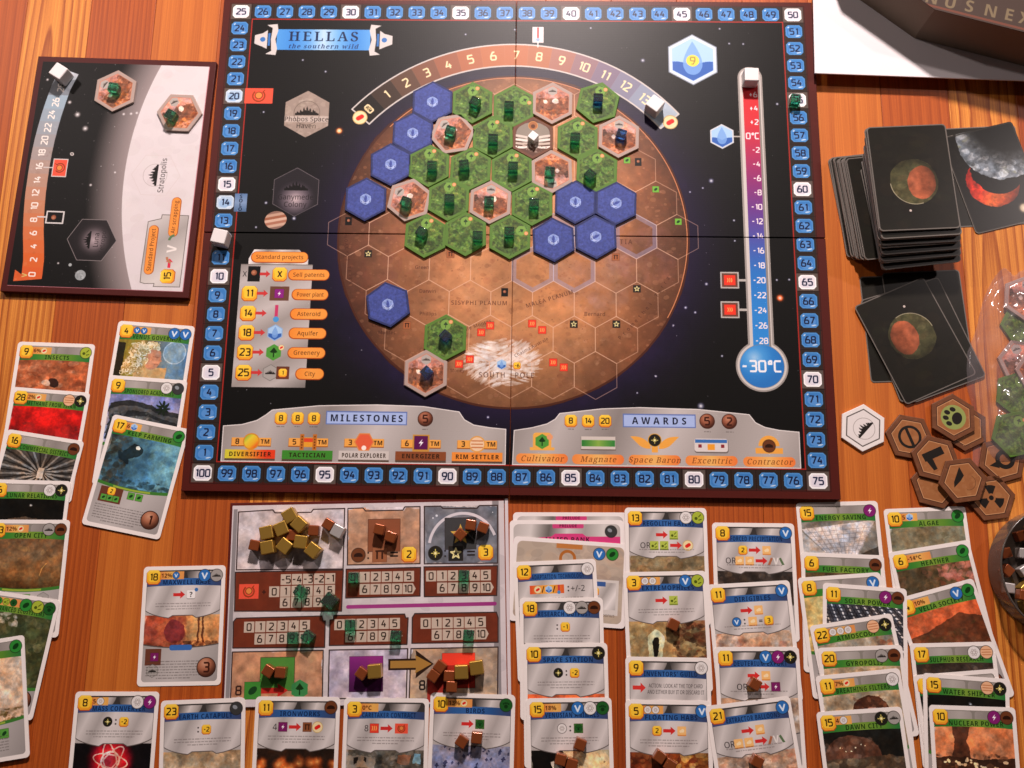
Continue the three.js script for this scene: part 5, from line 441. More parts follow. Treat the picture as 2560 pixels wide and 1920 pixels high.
const ICON = {
  microbe: (x, a, b, s) => { x.fillStyle = '#7c8c2e'; x.fillRect(a - s / 2, b - s / 2 + 0.4, s, s); x.fillStyle = '#b4c450'; x.fillRect(a - s / 2, b - s / 2, s, s - 0.6); microbe(x, a, b, s); }, animal: (x, a, b, s) => { square(x, a, b, s, '#3a7030'); tagIcon(x, 'animal', a, b, s * 0.42); }, cloud: cloudSq, energy: (x, a, b, s) => square(x, a, b, s, '#7a1e60', bolt), heat: (x, a, b, s) => square(x, a, b, s, '#e8402c', heatBars), steel: (x, a, b, s) => square(x, a, b, s, '#8a5030', gate), leaf: (x, a, b, s) => square(x, a, b, s, '#58a040', leaf), tr: (x, a, b, s) => emblem(x, a, b, s * 1.5, s * 1.1), oxygen: (x, a, b, s) => oxygen(x, a, b, s * 0.6), ask: (x, a, b, s) => { x.fillStyle = '#8a8480'; rr(x, a - s / 2, b - s / 2 + 0.3, s, s, 1); x.fill(); x.fillStyle = '#f4f0ee'; rr(x, a - s / 2, b - s / 2, s, s - 0.2, 1); x.fill(); text(x, '?', a, b, s * 0.6, '#222'); disc(x, a + s * 0.62, b - s * 0.55, 1.4, '#3f74b4'); }, rise: (x, a, b, s) => { text(x, 'V', a, b, s * 0.8, '#e8e2dc'); x.fillStyle = '#b06a48'; poly(x, [[a - s, b + s * 0.45], [a - s * 0.6, b - s * 0.4], [a - s * 0.35, b - s * 0.3], [a - s * 0.7, b + s * 0.45]]); x.fill(); x.fillStyle = '#5c7450'; poly(x, [[a + s, b + s * 0.45], [a + s * 0.6, b - s * 0.4], [a + s * 0.35, b - s * 0.3], [a + s * 0.7, b + s * 0.45]]); x.fill(); }, city: (x, a, b, s) => cityHex(x, a, b, s * 0.6), range: (x, a, b, s) => { x.fillStyle = grad(x, a - 12, 0, a + 12, 0, '#e0552c', '#f0a040', '#f0b044', '#e0602c'); x.fillRect(a - 13, b - s * 0.5, 26, s); oxygen(x, a - 7, b, 2.7); waterHex(x, a + 1.4, b, 3); x.fillStyle = '#c83a48'; x.fillRect(a + 8.4, b - 3, 1.4, 5); disc(x, a + 9, b + 2.4, 1.3, '#4a8ac8'); x.strokeStyle = '#402010'; x.lineWidth = 0.7; for (const d of [-3, 5.4]) { x.beginPath(); x.moveTo(a + d - 0.8, b + 2.4); x.lineTo(a + d + 0.8, b - 2.4); x.stroke(); } },
};
function iconRow(x, items, cx, cy) { const wd = (t) => t === '>' ? 10.5 : t === ':' || t === '=' ? 4.5 : t === 'range' ? 28 : t === 'tr' || t === 'rise' ? 11.5 : typeof t === 'string' && t[0] === '"' ? t.length * 2 : 7.6; let p = cx - items.reduce((a, t) => a + wd(t), 0) / 2; for (const t of items) { const w = wd(t), a = p + w / 2; if (t === '>') arrow(x, a, cy, 9, '#d2302e', 0.26); else if (t === ':') { disc(x, a, cy - 1.3, 0.6, '#3a3230'); disc(x, a, cy + 1.5, 0.6, '#3a3230'); } else if (t === '=') text(x, '=', a, cy, 4, '#2a2220'); else if (t[0] === '"') text(x, t.slice(1), a, cy, 4.4, '#241e1e', { font: 'normal' }); else if (t[0] === 'c') { ICON[t] ? ICON[t](x, a, cy, 6.4) : coin(x, a, cy, 6.6, t.slice(1)); } else if (t.startsWith('tag ')) tagIcon(x, t.slice(4), a, cy, 3.4); else if (ICON[t]) ICON[t](x, a, cy, 6.4); p += w; } }
function cardCanvas(S, i) {
  const [c, x] = canvas(CW, CH, 6.1), r = rng(500 + i * 7), green = S.k === 'g';
  x.fillStyle = '#f2e9e4'; x.fillRect(0, 0, CW, CH); rr(x, 3, 3, 57, 82, 2.6); x.fillStyle = '#b8b0ac'; x.fill(); x.save(); rr(x, 3, 3, 57, 82, 2.6); x.clip();
  const top = green ? 14.4 : 36.5, low = S.low ?? (green ? 55 : 61);
  ART[S.art](x, 3, top, 57, low - top + 3, r); mottle(c, 3, top, 57, low - top + 3, 6.1, i * 5 + 3, { warp: ['cells', 'hall', 'person', 'radial', 'birds', 'glow'].includes(S.art) ? 0.15 : 1.2, amp: S.art === 'person' ? 0.15 : 0.42, scale: 11, tint: 0.12 }); mottle(c, 3, top, 57, low - top + 3, 6.1, i * 3 + 11, { warp: 0.2, amp: 0.16, scale: 3 });
  // lower panel
  x.fillStyle = grad(x, 3, low, 60, 85, '#a49d9a', '#c2bbb8', '#9a9390'); x.beginPath(); x.moveTo(3, low); x.quadraticCurveTo(31, low + 5, 60, low); x.lineTo(60, 85); x.lineTo(3, 85); x.fill();
  x.strokeStyle = green ? '#3f7a30' : '#57504c'; x.lineWidth = green ? 2.4 : 0.8; x.beginPath(); x.moveTo(3, low); x.quadraticCurveTo(31, low + 5, 60, low); x.stroke(); if (green) { x.strokeStyle = '#9ab040'; x.lineWidth = 1.4; x.beginPath(); x.moveTo(16, low + 1.8); x.quadraticCurveTo(31, low + 3.2, 46, low + 1.8); x.stroke(); } else { x.fillStyle = '#3a6cb4'; rr(x, 23, low + 0.4, 17, 4, 1.6); x.fill(); }
  (S.lowIcons ?? []).forEach(([t, a, b, s]) => { if (t === 'box') { x.fillStyle = '#6a3a2a'; x.fillRect(a - s / 2, b - 6, s, 12); } else if (t[0] === 'c' && t !== 'city') coin(x, a, b, s, t.slice(1)); else ICON[t](x, a, b, s); }); smallPrint(x, 27, 70, 42, 7, r, 'rgba(70,62,60,.42)', 2);
  if (S.vp) { disc(x, 51.5, 75, 7, radial(x, 50, 72, 9, '#d09a7c', '#a8684c', '#4a281c'), '#2c1610', 0.6); num(x, S.vp, 51.5, 75, 6.4, '#3c1a10', { lw: 0.2 }); }
  if (!green) { // silver effect panel
    x.save(); x.beginPath(); x.moveTo(3, 13); x.lineTo(60, 13); x.lineTo(60, 33); x.quadraticCurveTo(54, 37, 42, 38.6); x.lineTo(39, 36.8); x.lineTo(24, 36.8); x.lineTo(21, 38.6); x.quadraticCurveTo(9, 37, 3, 33); x.closePath(); x.clip(); x.fillStyle = grad(x, 3, 14, 60, 39, '#a09996', '#d6cfcc', '#aea7a4', '#ded6d3', '#d8d0cd', '#b2aaa7', '#dcd4d1', '#a8a09d'); x.fillRect(0, 0, CW, CH); x.restore(); x.strokeStyle = '#5c5450'; x.lineWidth = 0.6; x.stroke();
    const rows = S.fx ?? [], y0 = rows.length > 1 ? 20.6 : 21.4; rows.forEach((items, k) => { if (items[0] === '@') { text(x, items[1], 37, 20.4, 2.7, '#3a3434', { font: 'normal', max: 40 }); text(x, items[2], 37, 24.8, 2.7, '#3a3434', { font: 'normal', max: 42 }); arrow(x, 10, 22, 9.6, '#d83a34', 0.3); } else iconRow(x, items, (S.cx ?? 32) + (items.dx ?? 0), y0 + k * 8); }); if (!S.noText) smallPrint(x, 31.5, rows.length > 1 ? 31.4 : 27.6, 42, rows.length > 1 ? 2 : 3, r, 'rgba(88,78,74,.4)', 2);
  }
  // header
  if (green) { x.fillStyle = '#8a847c'; x.fillRect(3, 3, 57, 8); x.fillStyle = grad(x, 3, 3, 60, 10, '#98908a', '#b4aca6', '#8f8782', '#b2aaa4'); rr(x, 10, 3.6, 21, 7, 2); x.fill(); rr(x, 33, 3.6, 26, 7, 2); x.fill(); } else { x.fillStyle = '#3c3836'; x.fillRect(3, 3, 57, 8); for (const [a, w] of [[12, 19], [33, 24]]) { x.fillStyle = grad(x, a, 3, a + w, 11, '#3e3a38', '#8a837f', '#dcd4d0', '#b0a8a4', '#5c5652'); x.beginPath(); x.moveTo(a, 4); x.lineTo(a + w, 4); x.quadraticCurveTo(a + w - 2, 10.5, a + w - 6, 11); x.lineTo(a + 2, 11); x.closePath(); x.fill(); } }
  x.fillStyle = green ? grad(x, 3, 0, 60, 0, '#1f6b34', '#3f8530', '#7a9a38', '#5c8c30', '#2a7438') : grad(x, 3, 0, 60, 0, '#4c4a70', '#2f5c98', '#3a6cac', '#2c5690', '#3c4468'); x.beginPath(); x.moveTo(3, 9.8); x.quadraticCurveTo(31, 8.4, 60, 9.8); x.lineTo(60, 15.2); x.quadraticCurveTo(31, 13.6, 3, 15.2); x.fill();
  text(x, S.t, 33.5, 12.2, 3.3, green ? '#15300f' : '#0f2146', { gap: 0.08, max: 40 });
  x.restore();
  if (S.req) { x.fillStyle = grad(x, 12, 0, 32, 0, '#e08a48', '#ecb45c', '#e29250'); x.fillRect(12.6, 4, 4 + S.req.trim().length * 3 + (S.reqIcon ? S.reqIcon.split(' ').length * 5.6 : 0), 5.8); if (S.req.trim()) text(x, S.req, 13.6, 6.9, 3.1, '#4a240c', { align: 'left' }); if (S.reqIcon) S.reqIcon.split(' ').forEach((t, k) => t === 'oxygen' ? oxygen(x, 16.4 + S.req.trim().length * 2.9 + k * 5.8, 6.9, 2.4) : t === 'water' ? waterHex(x, 16.4 + S.req.trim().length * 2.9 + k * 5.8, 6.9, 3) : tagIcon(x, t, 16.4 + S.req.trim().length * 2.9 + k * 5.8, 6.9, 2.7)); }
  if (S.cost) coin(x, 7.9, 7.9, 10.4, S.cost);
  (S.tags ?? []).forEach((t, k, A) => tagIcon(x, t, 56.2 - (A.length - 1 - k) * 9.2, 7.4, 4.7));
  grain(x, 0, 0, CW, CH, r, 700, ['#000', '#fff'], 0.15, 0.4, 0.06); return c;
}
function wideCanvas(kind) {
  const [c, x] = canvas(CH, CW, 6.1), r = rng(kind.length * 31); x.fillStyle = '#f2e9e6'; x.fillRect(0, 0, CH, CW); rr(x, 3, 3, 82, 57, 4); x.save(); x.clip();
  if (kind === 'corp') { x.fillStyle = '#b8a796'; x.fillRect(0, 0, CH, CW); grain(x, 0, 0, CH, CW, r, 160, ['#ccbaa4', '#a08e80', '#d8c0a8', '#8f7f78', '#c8a88c'], 3, 12, 0.3); x.fillStyle = '#c07a40'; x.fillRect(33, 3, 20, 3.6); disc(x, 42, 14, 5.4, null, '#b0682c', 2.2); tagIcon(x, 'venus', 66, 9, 4.6); tagIcon(x, 'plant', 76, 8.6, 4.6); text(x, '3', 61, 22.5, 4.2, '#5a3018'); x.fillStyle = '#d6cec8'; x.fillRect(44, 28, 38, 26); silver(x, 46, 30, 34, 20, 0); x.fillStyle = '#3a5c98'; x.fillRect(60, 29.6, 12, 3.4); coin(x, 64, 37, 6, '2'); text(x, 'Effect: bonus', 70, 54, 2.4, '#5a504c', { font: 'normal' }); }
  else { x.fillStyle = '#a8a19c'; x.fillRect(0, 0, CH, CW); silver(x, 3, 3, 82, 12, 0, '#6c6662', '#d8d1cd'); x.fillStyle = '#d0447c'; rr(x, 33, 2.6, 24, 3.6, 1); x.fill(); text(x, 'PRELUDE', 45, 4.3, 2.2, '#501428', { gap: 0.04 }); x.fillStyle = '#d8407e'; poly(x, [[3, 15], [32, 12.4], [35, 10.2], [56, 10.2], [59, 12.4], [85, 12.6], [85, 18], [3, 18.4]]); x.fill(); text(x, kind === 'bank' ? 'ALLIED BANK' : 'POLAR', 44, 14.8, 3.6, '#3a1022', { gap: 0.08 }); if (kind === 'bank') tagIcon(x, 'earth', 78, 8.6, 4.6); x.fillStyle = '#c0b8b2'; x.fillRect(3, 18.4, 82, 45); }
  x.restore(); return c;
}
const cardMat = (c) => [new THREE.MeshPhysicalMaterial({ map: texture(c), roughness: 0.36, specularIntensity: 0.5 }), edgeMat];
function placeCard(name, geo, mat, h, tl, trc, y, label, g, tilt = 0) { const a = at(tl[0], tl[1], y + CT), b = at(trc[0], trc[1], y + CT), dx = b[0] - a[0], dz = b[1] - a[1], l = Math.hypot(dx, dz), ux = dx / l, uz = dz / l, m = mesh(name, geo, mat); put(m, (a[0] + b[0]) / 2 - uz * h / 2, y - Math.sin(tilt) * h / 2, (a[1] + b[1]) / 2 + ux * h / 2); m.rotation.set(tilt, -Math.atan2(uz, ux), 0, 'YXZ'); tag(m, label, 'card', g); return m; }
const LV = (k) => 0.03 + k * 0.45;
const CARDS = [
  // [spec, TL, TR, level, label, group]
  [{ k: 'g', t: 'INSECTS', cost: '9', req: '6%', reqIcon: 'oxygen', tags: ['microbe'], art: 'soil' }, [44.8, 853.8], [239.2, 860.8], 0, 'green titled card with red soil and a beetle, outermost column', 'A'],
  [{ k: 'g', t: 'METHANE FROM TITAN', cost: '28', req: '2%', reqIcon: 'oxygen', tags: ['jovian', 'space'], art: 'red' }, [33.6, 967], [224.6, 981.8], 1, 'green titled card costing 28 with a bright red sky picture', 'A'],
  [{ k: 'g', t: 'COMMERCIAL DISTRICT', cost: '16', tags: ['building'], art: 'radial' }, [18.4, 1072.4], [211, 1103.3], 2, 'green titled card costing 16 with grey streets fanning out from a tower', 'A'],
  [{ k: 'g', t: 'LUNAR RELATIONS', cost: '6', tags: ['science', 'space'], art: 'night' }, [-23, 1198], [179.5, 1203], 3, 'green titled card with a black night sky and one star', 'A'],
  [{ k: 'g', t: 'OPEN CITY', cost: '23', req: '12%', reqIcon: 'oxygen', tags: ['city', 'building'], art: 'plain', low: 51, lowIcons: [['energy', 14, 58.5, 8], ['leaf', 28, 59.5, 6], ['leaf', 35, 59.5, 6], ['city', 48, 59.5, 8]] }, [-27.6, 1298.7], [177.6, 1299.8], 4, 'green titled card costing 23 with a dusty brown plain picture', 'A'],
  [{ k: 'g', t: 'ADVANCED ECOSYSTEMS', req: ' ', reqIcon: 'plant microbe animal', tags: ['plant', 'microbe', 'animal'], art: 'jungle', low: 66, vp: '3' }, [-50.5, 1470.5], [152.4, 1500.5], 5, 'green titled card slanted, with dark jungle picture and round tags', 'A'],
  [{ k: 'g', t: 'GRASS', cost: '11', tags: ['plant'], art: 'cream', low: 59, lowIcons: [['leaf', 37, 69, 6.5], ['leaf', 45, 68.6, 6.5]] }, [-145, 1620], [57, 1587.4], 6, 'green titled card with cream sky over a strip of grass', 'A'],
  [{ k: 'g', t: 'VENUS GOVERNOR', cost: '4', req: ' ', reqIcon: 'venus venus', tags: ['venus', 'venus'], art: 'person' }, [297, 801.7], [487.4, 815.8], 0, 'green titled card with a person in curly blond hair', 'B'],
  [{ k: 'g', t: 'SPONSORED ACADEMIES', cost: '9', tags: ['science', 'earth'], art: 'campus' }, [273.9, 937.3], [470.6, 951.4], 1, 'green titled card with a curved building under mauve sky', 'B'],
  [{ k: 'g', t: 'KELP FARMING', cost: '17', req: '6', reqIcon: 'water', tags: ['plant'], art: 'sea', low: 53, vp: '1', lowIcons: [['box', 16, 62, 18], ['c2', 16, 59, 6], ['leaf', 11, 64.5, 4.6], ['leaf', 16, 64.5, 4.6], ['leaf', 21, 64.5, 4.6], ['leaf', 32, 60, 5.4], ['leaf', 38.5, 60, 5.4]] }, [282, 1035], [475.2, 1073.5], 2, 'green titled card with a diver in teal water, whole face showing', 'B'],
  [{ k: 'b', t: 'MAXWELL BASE', cost: '18', req: '12%', reqIcon: 'venus', tags: ['venus', 'city'], art: 'sunset', low: 58, vp: '3', fx: [['>', 'ask']], lowIcons: [['box', 11, 67, 12], ['energy', 12, 67, 6], ['city', 11, 77, 8]] }, [359.4, 1417], [565.5, 1412.9], 0, 'blue titled card costing 18 with orange sunset, beside the player board', 'C'],
  [{ k: 'b', t: 'MASS CONVERTER', cost: '8', req: '5', reqIcon: 'science', tags: ['science', 'power'], art: 'glow', fx: [['tag space', ':', 'c-2']] }, [188.9, 1728.8], [399.2, 1729.3], 0, 'blue titled card with a glowing red and white core on black', 'D'],
  [{ k: 'b', t: 'EARTH CATAPULT', cost: '23', tags: ['earth'], art: 'desert', fx: [[':', 'c-2']] }, [403.2, 1751.9], [613.2, 1744], 'p', 'blue titled card costing 23 with a pale desert picture', 'D'],
  [{ k: 'b', t: 'IRONWORKS', cost: '11', tags: ['building'], art: 'forge', fx: [['"4', 'energy', '>', 'steel', 'oxygen']] }, [638.5, 1741], [852.2, 1742.6], 'p', 'blue titled card with orange forge glow on dark ground', 'D'],
  [{ k: 'b', t: 'CARETAKER CONTRACT', cost: '3', req: '0°C', tags: [], art: 'ruins', fx: [['"8', 'heat', '>', 'tr']] }, [860.8, 1744.1], [1072.9, 1746.2], 'p', 'blue titled card with grey ruined buildings, between forge and birds cards', 'D'],
  [{ k: 'b', t: 'BIRDS', cost: '10', req: '13%', reqIcon: 'oxygen', tags: ['animal'], art: 'birds', fx: [['>', 'animal']] }, [1077.7, 1731.2], [1287.5, 1737.4], 'p', 'blue titled card with a flock of dark birds and two copper cubes', 'D'],
  [{ k: 'b', t: 'ADAPTATION TECHNOLOGY', cost: '12', tags: ['science'], art: 'dim', fx: [['range', ':', '"+/-2']] }, [1288, 1404.9], [1484.2, 1397], 3, 'blue titled card costing 12 with a strip of three small symbols', 'E'],
  [{ k: 'b', t: 'RESEARCH OUTPOST', cost: '18', tags: ['science', 'city', 'building'], art: 'sunset', fx: [[':', 'c-1']] }, [1300.7, 1494.6], [1505, 1493.5], 4, 'blue titled card costing 18 with white, grey and brown tags', 'E'],
  [{ k: 'b', t: 'SPACE STATION', cost: '10', tags: ['space'], art: 'dusk', fx: [['tag space', ':', 'c-2']] }, [1310.6, 1608.4], [1515.2, 1606.8], 5, 'blue titled card costing 10 with a black star tag', 'E'],
  [{ k: 'b', t: 'VENUSIAN ANIMALS', cost: '15', req: '18%', reqIcon: '', tags: ['venus', 'science', 'animal'], art: 'ink', fx: [['tag science', ':', 'animal']] }, [1317, 1746], [1527, 1743.5], 6, 'blue titled card with a black figure on cream and copper cubes', 'E'],
  [{ k: 'b', t: 'REGOLITH EATERS', cost: '13', tags: ['science', 'microbe'], art: 'rock', fx: [['>', 'microbe'], ['"OR', 'microbe', 'microbe', '>', 'oxygen']] }, [1560.5, 1268.9], [1766.6, 1270], 4, 'blue titled card costing 13 with two rows of lime green squares', 'F'],
  [{ k: 'b', t: 'EXTREMOPHILES', cost: '3', req: ' ', reqIcon: 'science science', tags: ['venus', 'microbe'], art: 'hole', low: 78, fx: [['>', 'microbe']] }, [1558.8, 1430.5], [1763, 1426.8], 5, 'blue titled card with a yellow crusty hole and a copper cube', 'F'],
  [{ k: 'b', t: "INVENTORS' GUILD", cost: '9', tags: ['science'], art: 'dim', fx: [['@', 'ACTION: LOOK AT THE TOP CARD', 'AND EITHER BUY IT OR DISCARD IT']], noText: 1 }, [1565, 1641.4], [1773.3, 1644.6], 6, 'blue titled card costing 9 with two lines of dark text', 'F'],
  [{ k: 'b', t: 'FLOATING HABS', cost: '5', req: ' ', reqIcon: 'science science', tags: ['venus'], art: 'fire', fx: [['c2', '>', 'cloud']] }, [1565.6, 1749.2], [1774.4, 1752], 7, 'blue titled card costing 5 with a fiery rust and yellow picture', 'F'],
  [{ k: 'b', t: 'FORCED PRECIPITATION', cost: '8', tags: ['venus'], art: 'dim', fx: [['c2', '>', 'cloud'], ['"OR', 'cloud', 'cloud', '>', 'rise']] }, [1779.9, 1306.3], [1984.8, 1308.7], 0, 'blue titled card costing 8 with orange cloud squares in two rows', 'G'],
  [{ k: 'b', t: 'DIRIGIBLES', cost: '11', tags: ['venus'], art: 'clouds', fx: [['>', 'cloud'], ['tag venus', ':', 'cloud', '=', 'c3']] }, [1767, 1461.8], [1972.7, 1450.2], 1, 'blue titled card costing 11 with a blue V beside an orange cloud square', 'G'],
  [{ k: 'b', t: 'DEUTERIUM EXPORT', cost: '11', tags: ['venus', 'power', 'space'], art: 'clouds', fx: [['>', 'cloud'], ['"OR', 'cloud', '>', 'energy']] }, [1789, 1617.5], [1993.6, 1616.9], 2, 'blue titled card with blue, purple and black tags and a copper cube', 'G'],
  [{ k: 'b', t: 'EXTRACTOR BALLOONS', cost: '21', tags: ['venus'], art: 'clouds', fx: [['>', 'cloud'], ['"OR', 'cloud', 'cloud', '>', 'rise']] }, [1765.7, 1765], [1970.8, 1739.7], 8, 'blue titled card costing 21, slanted over its neighbour', 'G'],
  [{ k: 'g', t: 'ENERGY SAVING', cost: '15', tags: ['power'], art: 'hall' }, [1988, 1257], [2194.8, 1252], 0, 'green titled card with a white glass hall, tucked against the large board', 'H'],
  [{ k: 'g', t: 'FUEL FACTORY', cost: '6', tags: ['building'], art: 'heath' }, [2000, 1380], [2212, 1388.5], 1, 'green titled card costing 6 with a brown tag, under sand card', 'H'],
  [{ k: 'g', t: 'SULPHUR', cost: '8', tags: ['venus'], art: 'sand' }, [1993.9, 1444.6], [2200, 1430.2], 2, 'green titled card costing 8 with a yellow sand picture', 'H'],
  [{ k: 'g', t: 'SOLAR POWER', cost: '11', tags: ['power', 'building'], art: 'cells' }, [2056.3, 1456.5], [2267.8, 1472.2], 3, 'green titled card with rows of dark solar panels', 'H'],
  [{ k: 'g', t: 'ATMOSCOOP', cost: '22', req: ' ', reqIcon: 'science science science', tags: ['jovian', 'space'], art: 'brick' }, [2025, 1564.8], [2227.2, 1533], 4, 'green titled card costing 22, slanted over the solar panels', 'H'],
  [{ k: 'g', t: 'GYROPOLIS', cost: '20', tags: ['city', 'building'], art: 'desert' }, [2045.4, 1619.8], [2252.9, 1611.7], 5, 'green titled card costing 20 with grey and brown tags', 'H'],
  [{ k: 'g', t: 'BREATHING FILTERS', cost: '11', req: '7%', reqIcon: 'oxygen', tags: ['science'], art: 'head' }, [2038.7, 1690.3], [2248, 1670], 6, 'green titled card with the top of a brown haired head', 'H'],
  [{ k: 'g', t: 'DAWN CITY', cost: '15', req: '4', reqIcon: 'science', tags: ['space', 'city'], art: 'dome', low: 52 }, [2041.4, 1780.4], [2252.4, 1766.3], 7, 'green titled card with a dark dome against black sky', 'H'],
  [{ k: 'g', t: 'ALGAE', cost: '10', req: '5', reqIcon: 'water', tags: ['plant'], art: 'meadow' }, [2207.4, 1272.9], [2413.5, 1264.8], 0, 'green titled card with a flat olive field, next to brown tokens', 'I'],
  [{ k: 'g', t: 'HEATHER', cost: '6', req: '-14°C', tags: ['plant'], art: 'heath' }, [2221.7, 1381.4], [2419.7, 1349.6], 1, 'green titled card with pink and brown heath picture', 'I'],
  [{ k: 'g', t: 'VELIA SOCIETY', cost: '4', req: '10%', reqIcon: '', tags: ['venus', 'plant'], art: 'dusk', vp: '1' }, [2233, 1499.6], [2433.3, 1444.6], 2, 'green titled card strongly slanted with orange sky over dark hills', 'I'],
  [{ k: 'g', t: 'SULPHUR RESEARCH', cost: '17', tags: ['science', 'jovian'], art: 'dim' }, [2274.6, 1609], [2484.8, 1604], 4, 'green titled card costing 17 with white and peach tags', 'I'],
  [{ k: 'g', t: 'SHIPYARD', cost: '6', tags: [], art: 'night' }, [2285.5, 1688], [2488.9, 1671.9], 5, 'green titled card almost covered by the card costing 15', 'I'],
  [{ k: 'g', t: 'WATER SHIPPER', cost: '15', tags: ['jovian', 'space'], art: 'night' }, [2309.9, 1682], [2518.7, 1697.7], 6, 'green titled card costing 15 with peach and black tags', 'I'],
  [{ k: 'g', t: 'NUCLEAR POWER', cost: '10', tags: ['power', 'building'], art: 'reactor' }, [2322, 1762], [2537.7, 1769], 7, 'green titled card with a cooling tower against orange sky', 'I'],
];
const GROUPS = { A: 'cards in the outermost column', B: 'cards beside the large board', C: 'cards around the player board', D: 'cards along the foot of the player board', E: 'cards right beside the player board', F: 'cards with blue titles in columns', G: 'cards with blue titles in columns', H: 'cards with green titles in columns', I: 'cards with green titles in columns' };
const wideG = 'cards laid sideways under a column';
placeCard('prelude_card', landscape, cardMat(wideCanvas('polar')), CW, [1284.4, 1280.7], [1565.6, 1281.2], LV(0), 'sideways card with only a pink tab showing, lowest of its column', wideG);
placeCard('prelude_card', landscape, cardMat(wideCanvas('bank')), CW, [1275.4, 1300.6], [1558.4, 1300.6], LV(1), 'sideways card with a pink title band and round black tag', wideG);
placeCard('corporation_card', landscape, cardMat(wideCanvas('corp')), CW, [1287, 1340.4], [1569.6, 1360.3], LV(2), 'sideways beige card with an orange ring and blue and green tags', wideG);
const cardAt = {};
CARDS.forEach(([S, tl, tr, lv, label, g], i) => { const m = lv === 'p' ? placeCard('project_card', portrait, cardMat(cardCanvas(S, i)), CH, tl, tr, PLA.top + 0.05, label, GROUPS[g], deg(1.3)) : placeCard('project_card', portrait, cardMat(cardCanvas(S, i)), CH, tl, tr, LV(lv), label, GROUPS[g]); cardAt[S.t] = m.position.y / MM + CT; });
const onCard = 'copper cubes lying on cards';
cube('bronze', 8, 1154, 1854.9, 1.6, 32, 'copper cube on the birds card, turned on its corner', onCard); cube('bronze', 8, 1191.4, 1845.6, 1.6, 5, 'copper cube on the birds card, set straight', onCard); cube('bronze', 8, 1684.6, 1561.8, LV(5) + CT, 25, 'copper cube on the card with the crusty hole', onCard); cube('bronze', 8, 1889.4, 1710.8, LV(2) + CT, 32, 'copper cube on the card with blue, purple and black tags', onCard); cube('bronze', 8, 1451, 1862, LV(6) + CT, 20, 'copper cube on the head of the black figure card', onCard); cube('bronze', 8, 1402, 1900, LV(6) + CT, 14, 'copper cube beside another at the foot of black figure card', onCard); cube('bronze', 8, 1430, 1912, LV(6) + CT, 16, 'copper cube nearer the cream print of black figure card', onCard); cube('bronze', 8, 1650, 1893, LV(7) + CT, 34, 'copper cube on the fiery card, touching a second one', onCard); cube('bronze', 8, 1676, 1914, LV(7) + CT, 30, 'copper cube on the fiery card, nearer its yellow half', onCard); cube('bronze', 8, 1895, 1905, LV(8) + CT, 28, 'copper cube on the slanted card costing 21', onCard);

// ------------------------------------------------------------------ draw pile, discard pile and the cards beside them
function backCanvas(kind) {
  const [c, x] = canvas(CW, CH, 6.1), r = rng(kind.length * 13 + 3); x.fillStyle = '#6c6660'; x.fillRect(0, 0, CW, CH); rr(x, 0.9, 0.9, CW - 1.8, CH - 1.8, 2.6); x.fillStyle = '#14120f'; x.fill();
  if (kind === 'globe') { const cx = 32, cy = 48, R = 19; x.fillStyle = '#1c1a15'; x.fill(); grain(x, 1, 1, CW - 2, CH - 2, r, 90, ['#24211a', '#16140f', '#282419'], 3, 10, 0.3); x.save(); x.beginPath(); x.arc(cx, cy, R, 0, 7); x.clip(); x.fillStyle = '#4c4a30'; x.fillRect(cx - R, cy - R, 2 * R, 2 * R); grain(x, cx - R, cy - R, R * 2, R * 2, r, 90, ['#6a6644', '#3a3c24', '#847a54', '#5c5234'], 1.5, 5, 0.4); x.fillStyle = '#a85a3c'; x.beginPath(); x.ellipse(cx + 6, cy + 1, 11, 14, 0.15, 0, 7); x.fill(); mottle(c, cx - R, cy - R, 2 * R, 2 * R, 6.1, 5, { warp: 0.45, amp: 0.34, scale: 9, tint: 0.06 }); x.fillStyle = radial(x, cx - 6, cy + 8, R * 1.75, 'rgba(20,18,14,0)', 'rgba(20,18,14,0)', 'rgba(20,18,14,.25)', 'rgba(20,18,14,.92)'); x.fillRect(cx - R - 1, cy - R - 1, 2 * R + 2, 2 * R + 2); x.restore(); x.strokeStyle = 'rgba(190,180,150,.7)'; x.lineWidth = 0.7; x.beginPath(); x.arc(cx, cy, R - 0.2, 1.3, 3.1); x.stroke(); x.strokeStyle = '#1c1a15'; disc(x, 26, 72, 1, '#cbbcb4'); }
  else { x.save(); x.beginPath(); x.arc(29, 48, 22, 0, 7); x.clip(); disc(x, 29, 48, 22, grad(x, 8, 40, 36, 70, '#8a1c14', '#c8301c', '#d8642c', '#6a2410')); mottle(c, 6, 46, 40, 26, 6.1, 9, { warp: 0.4, amp: 0.4, scale: 5 }); disc(x, 36, 38, 22, '#0f0e0c'); x.restore(); x.save(); x.beginPath(); x.arc(46, 14, 35, 0, 7); x.clip(); x.fillStyle = '#6c747c'; x.fillRect(0, 0, CW, CH); grain(x, 0, 0, CW, 52, r, 160, ['#d6dade', '#4a525a', '#aab2ba', '#7a7a5a', '#3c444a', '#e6eaec'], 1.5, 5, 0.5); mottle(c, 4, 0, CW - 4, 52, 6.1, 8, { warp: 1, amp: 0.5, scale: 6, tint: 0.04 }); x.fillStyle = radial(x, 56, -2, 44, '#0e0e0c', '#0e0e0c', '#0e0e0c', 'rgba(14,14,12,.95)', 'rgba(14,14,12,.45)', 'rgba(14,14,12,0)'); x.fillRect(0, 0, CW, CH); x.restore(); disc(x, 46, 76, 6, radial(x, 46, 76, 6, '#efe2c8', '#b8a68c', 'rgba(30,26,22,0)')); rr(x, 0.9, 0.9, CW - 1.8, CH - 1.8, 2.6); x.strokeStyle = '#2a2722'; x.lineWidth = 0.8; x.stroke(); }
  return c;
}
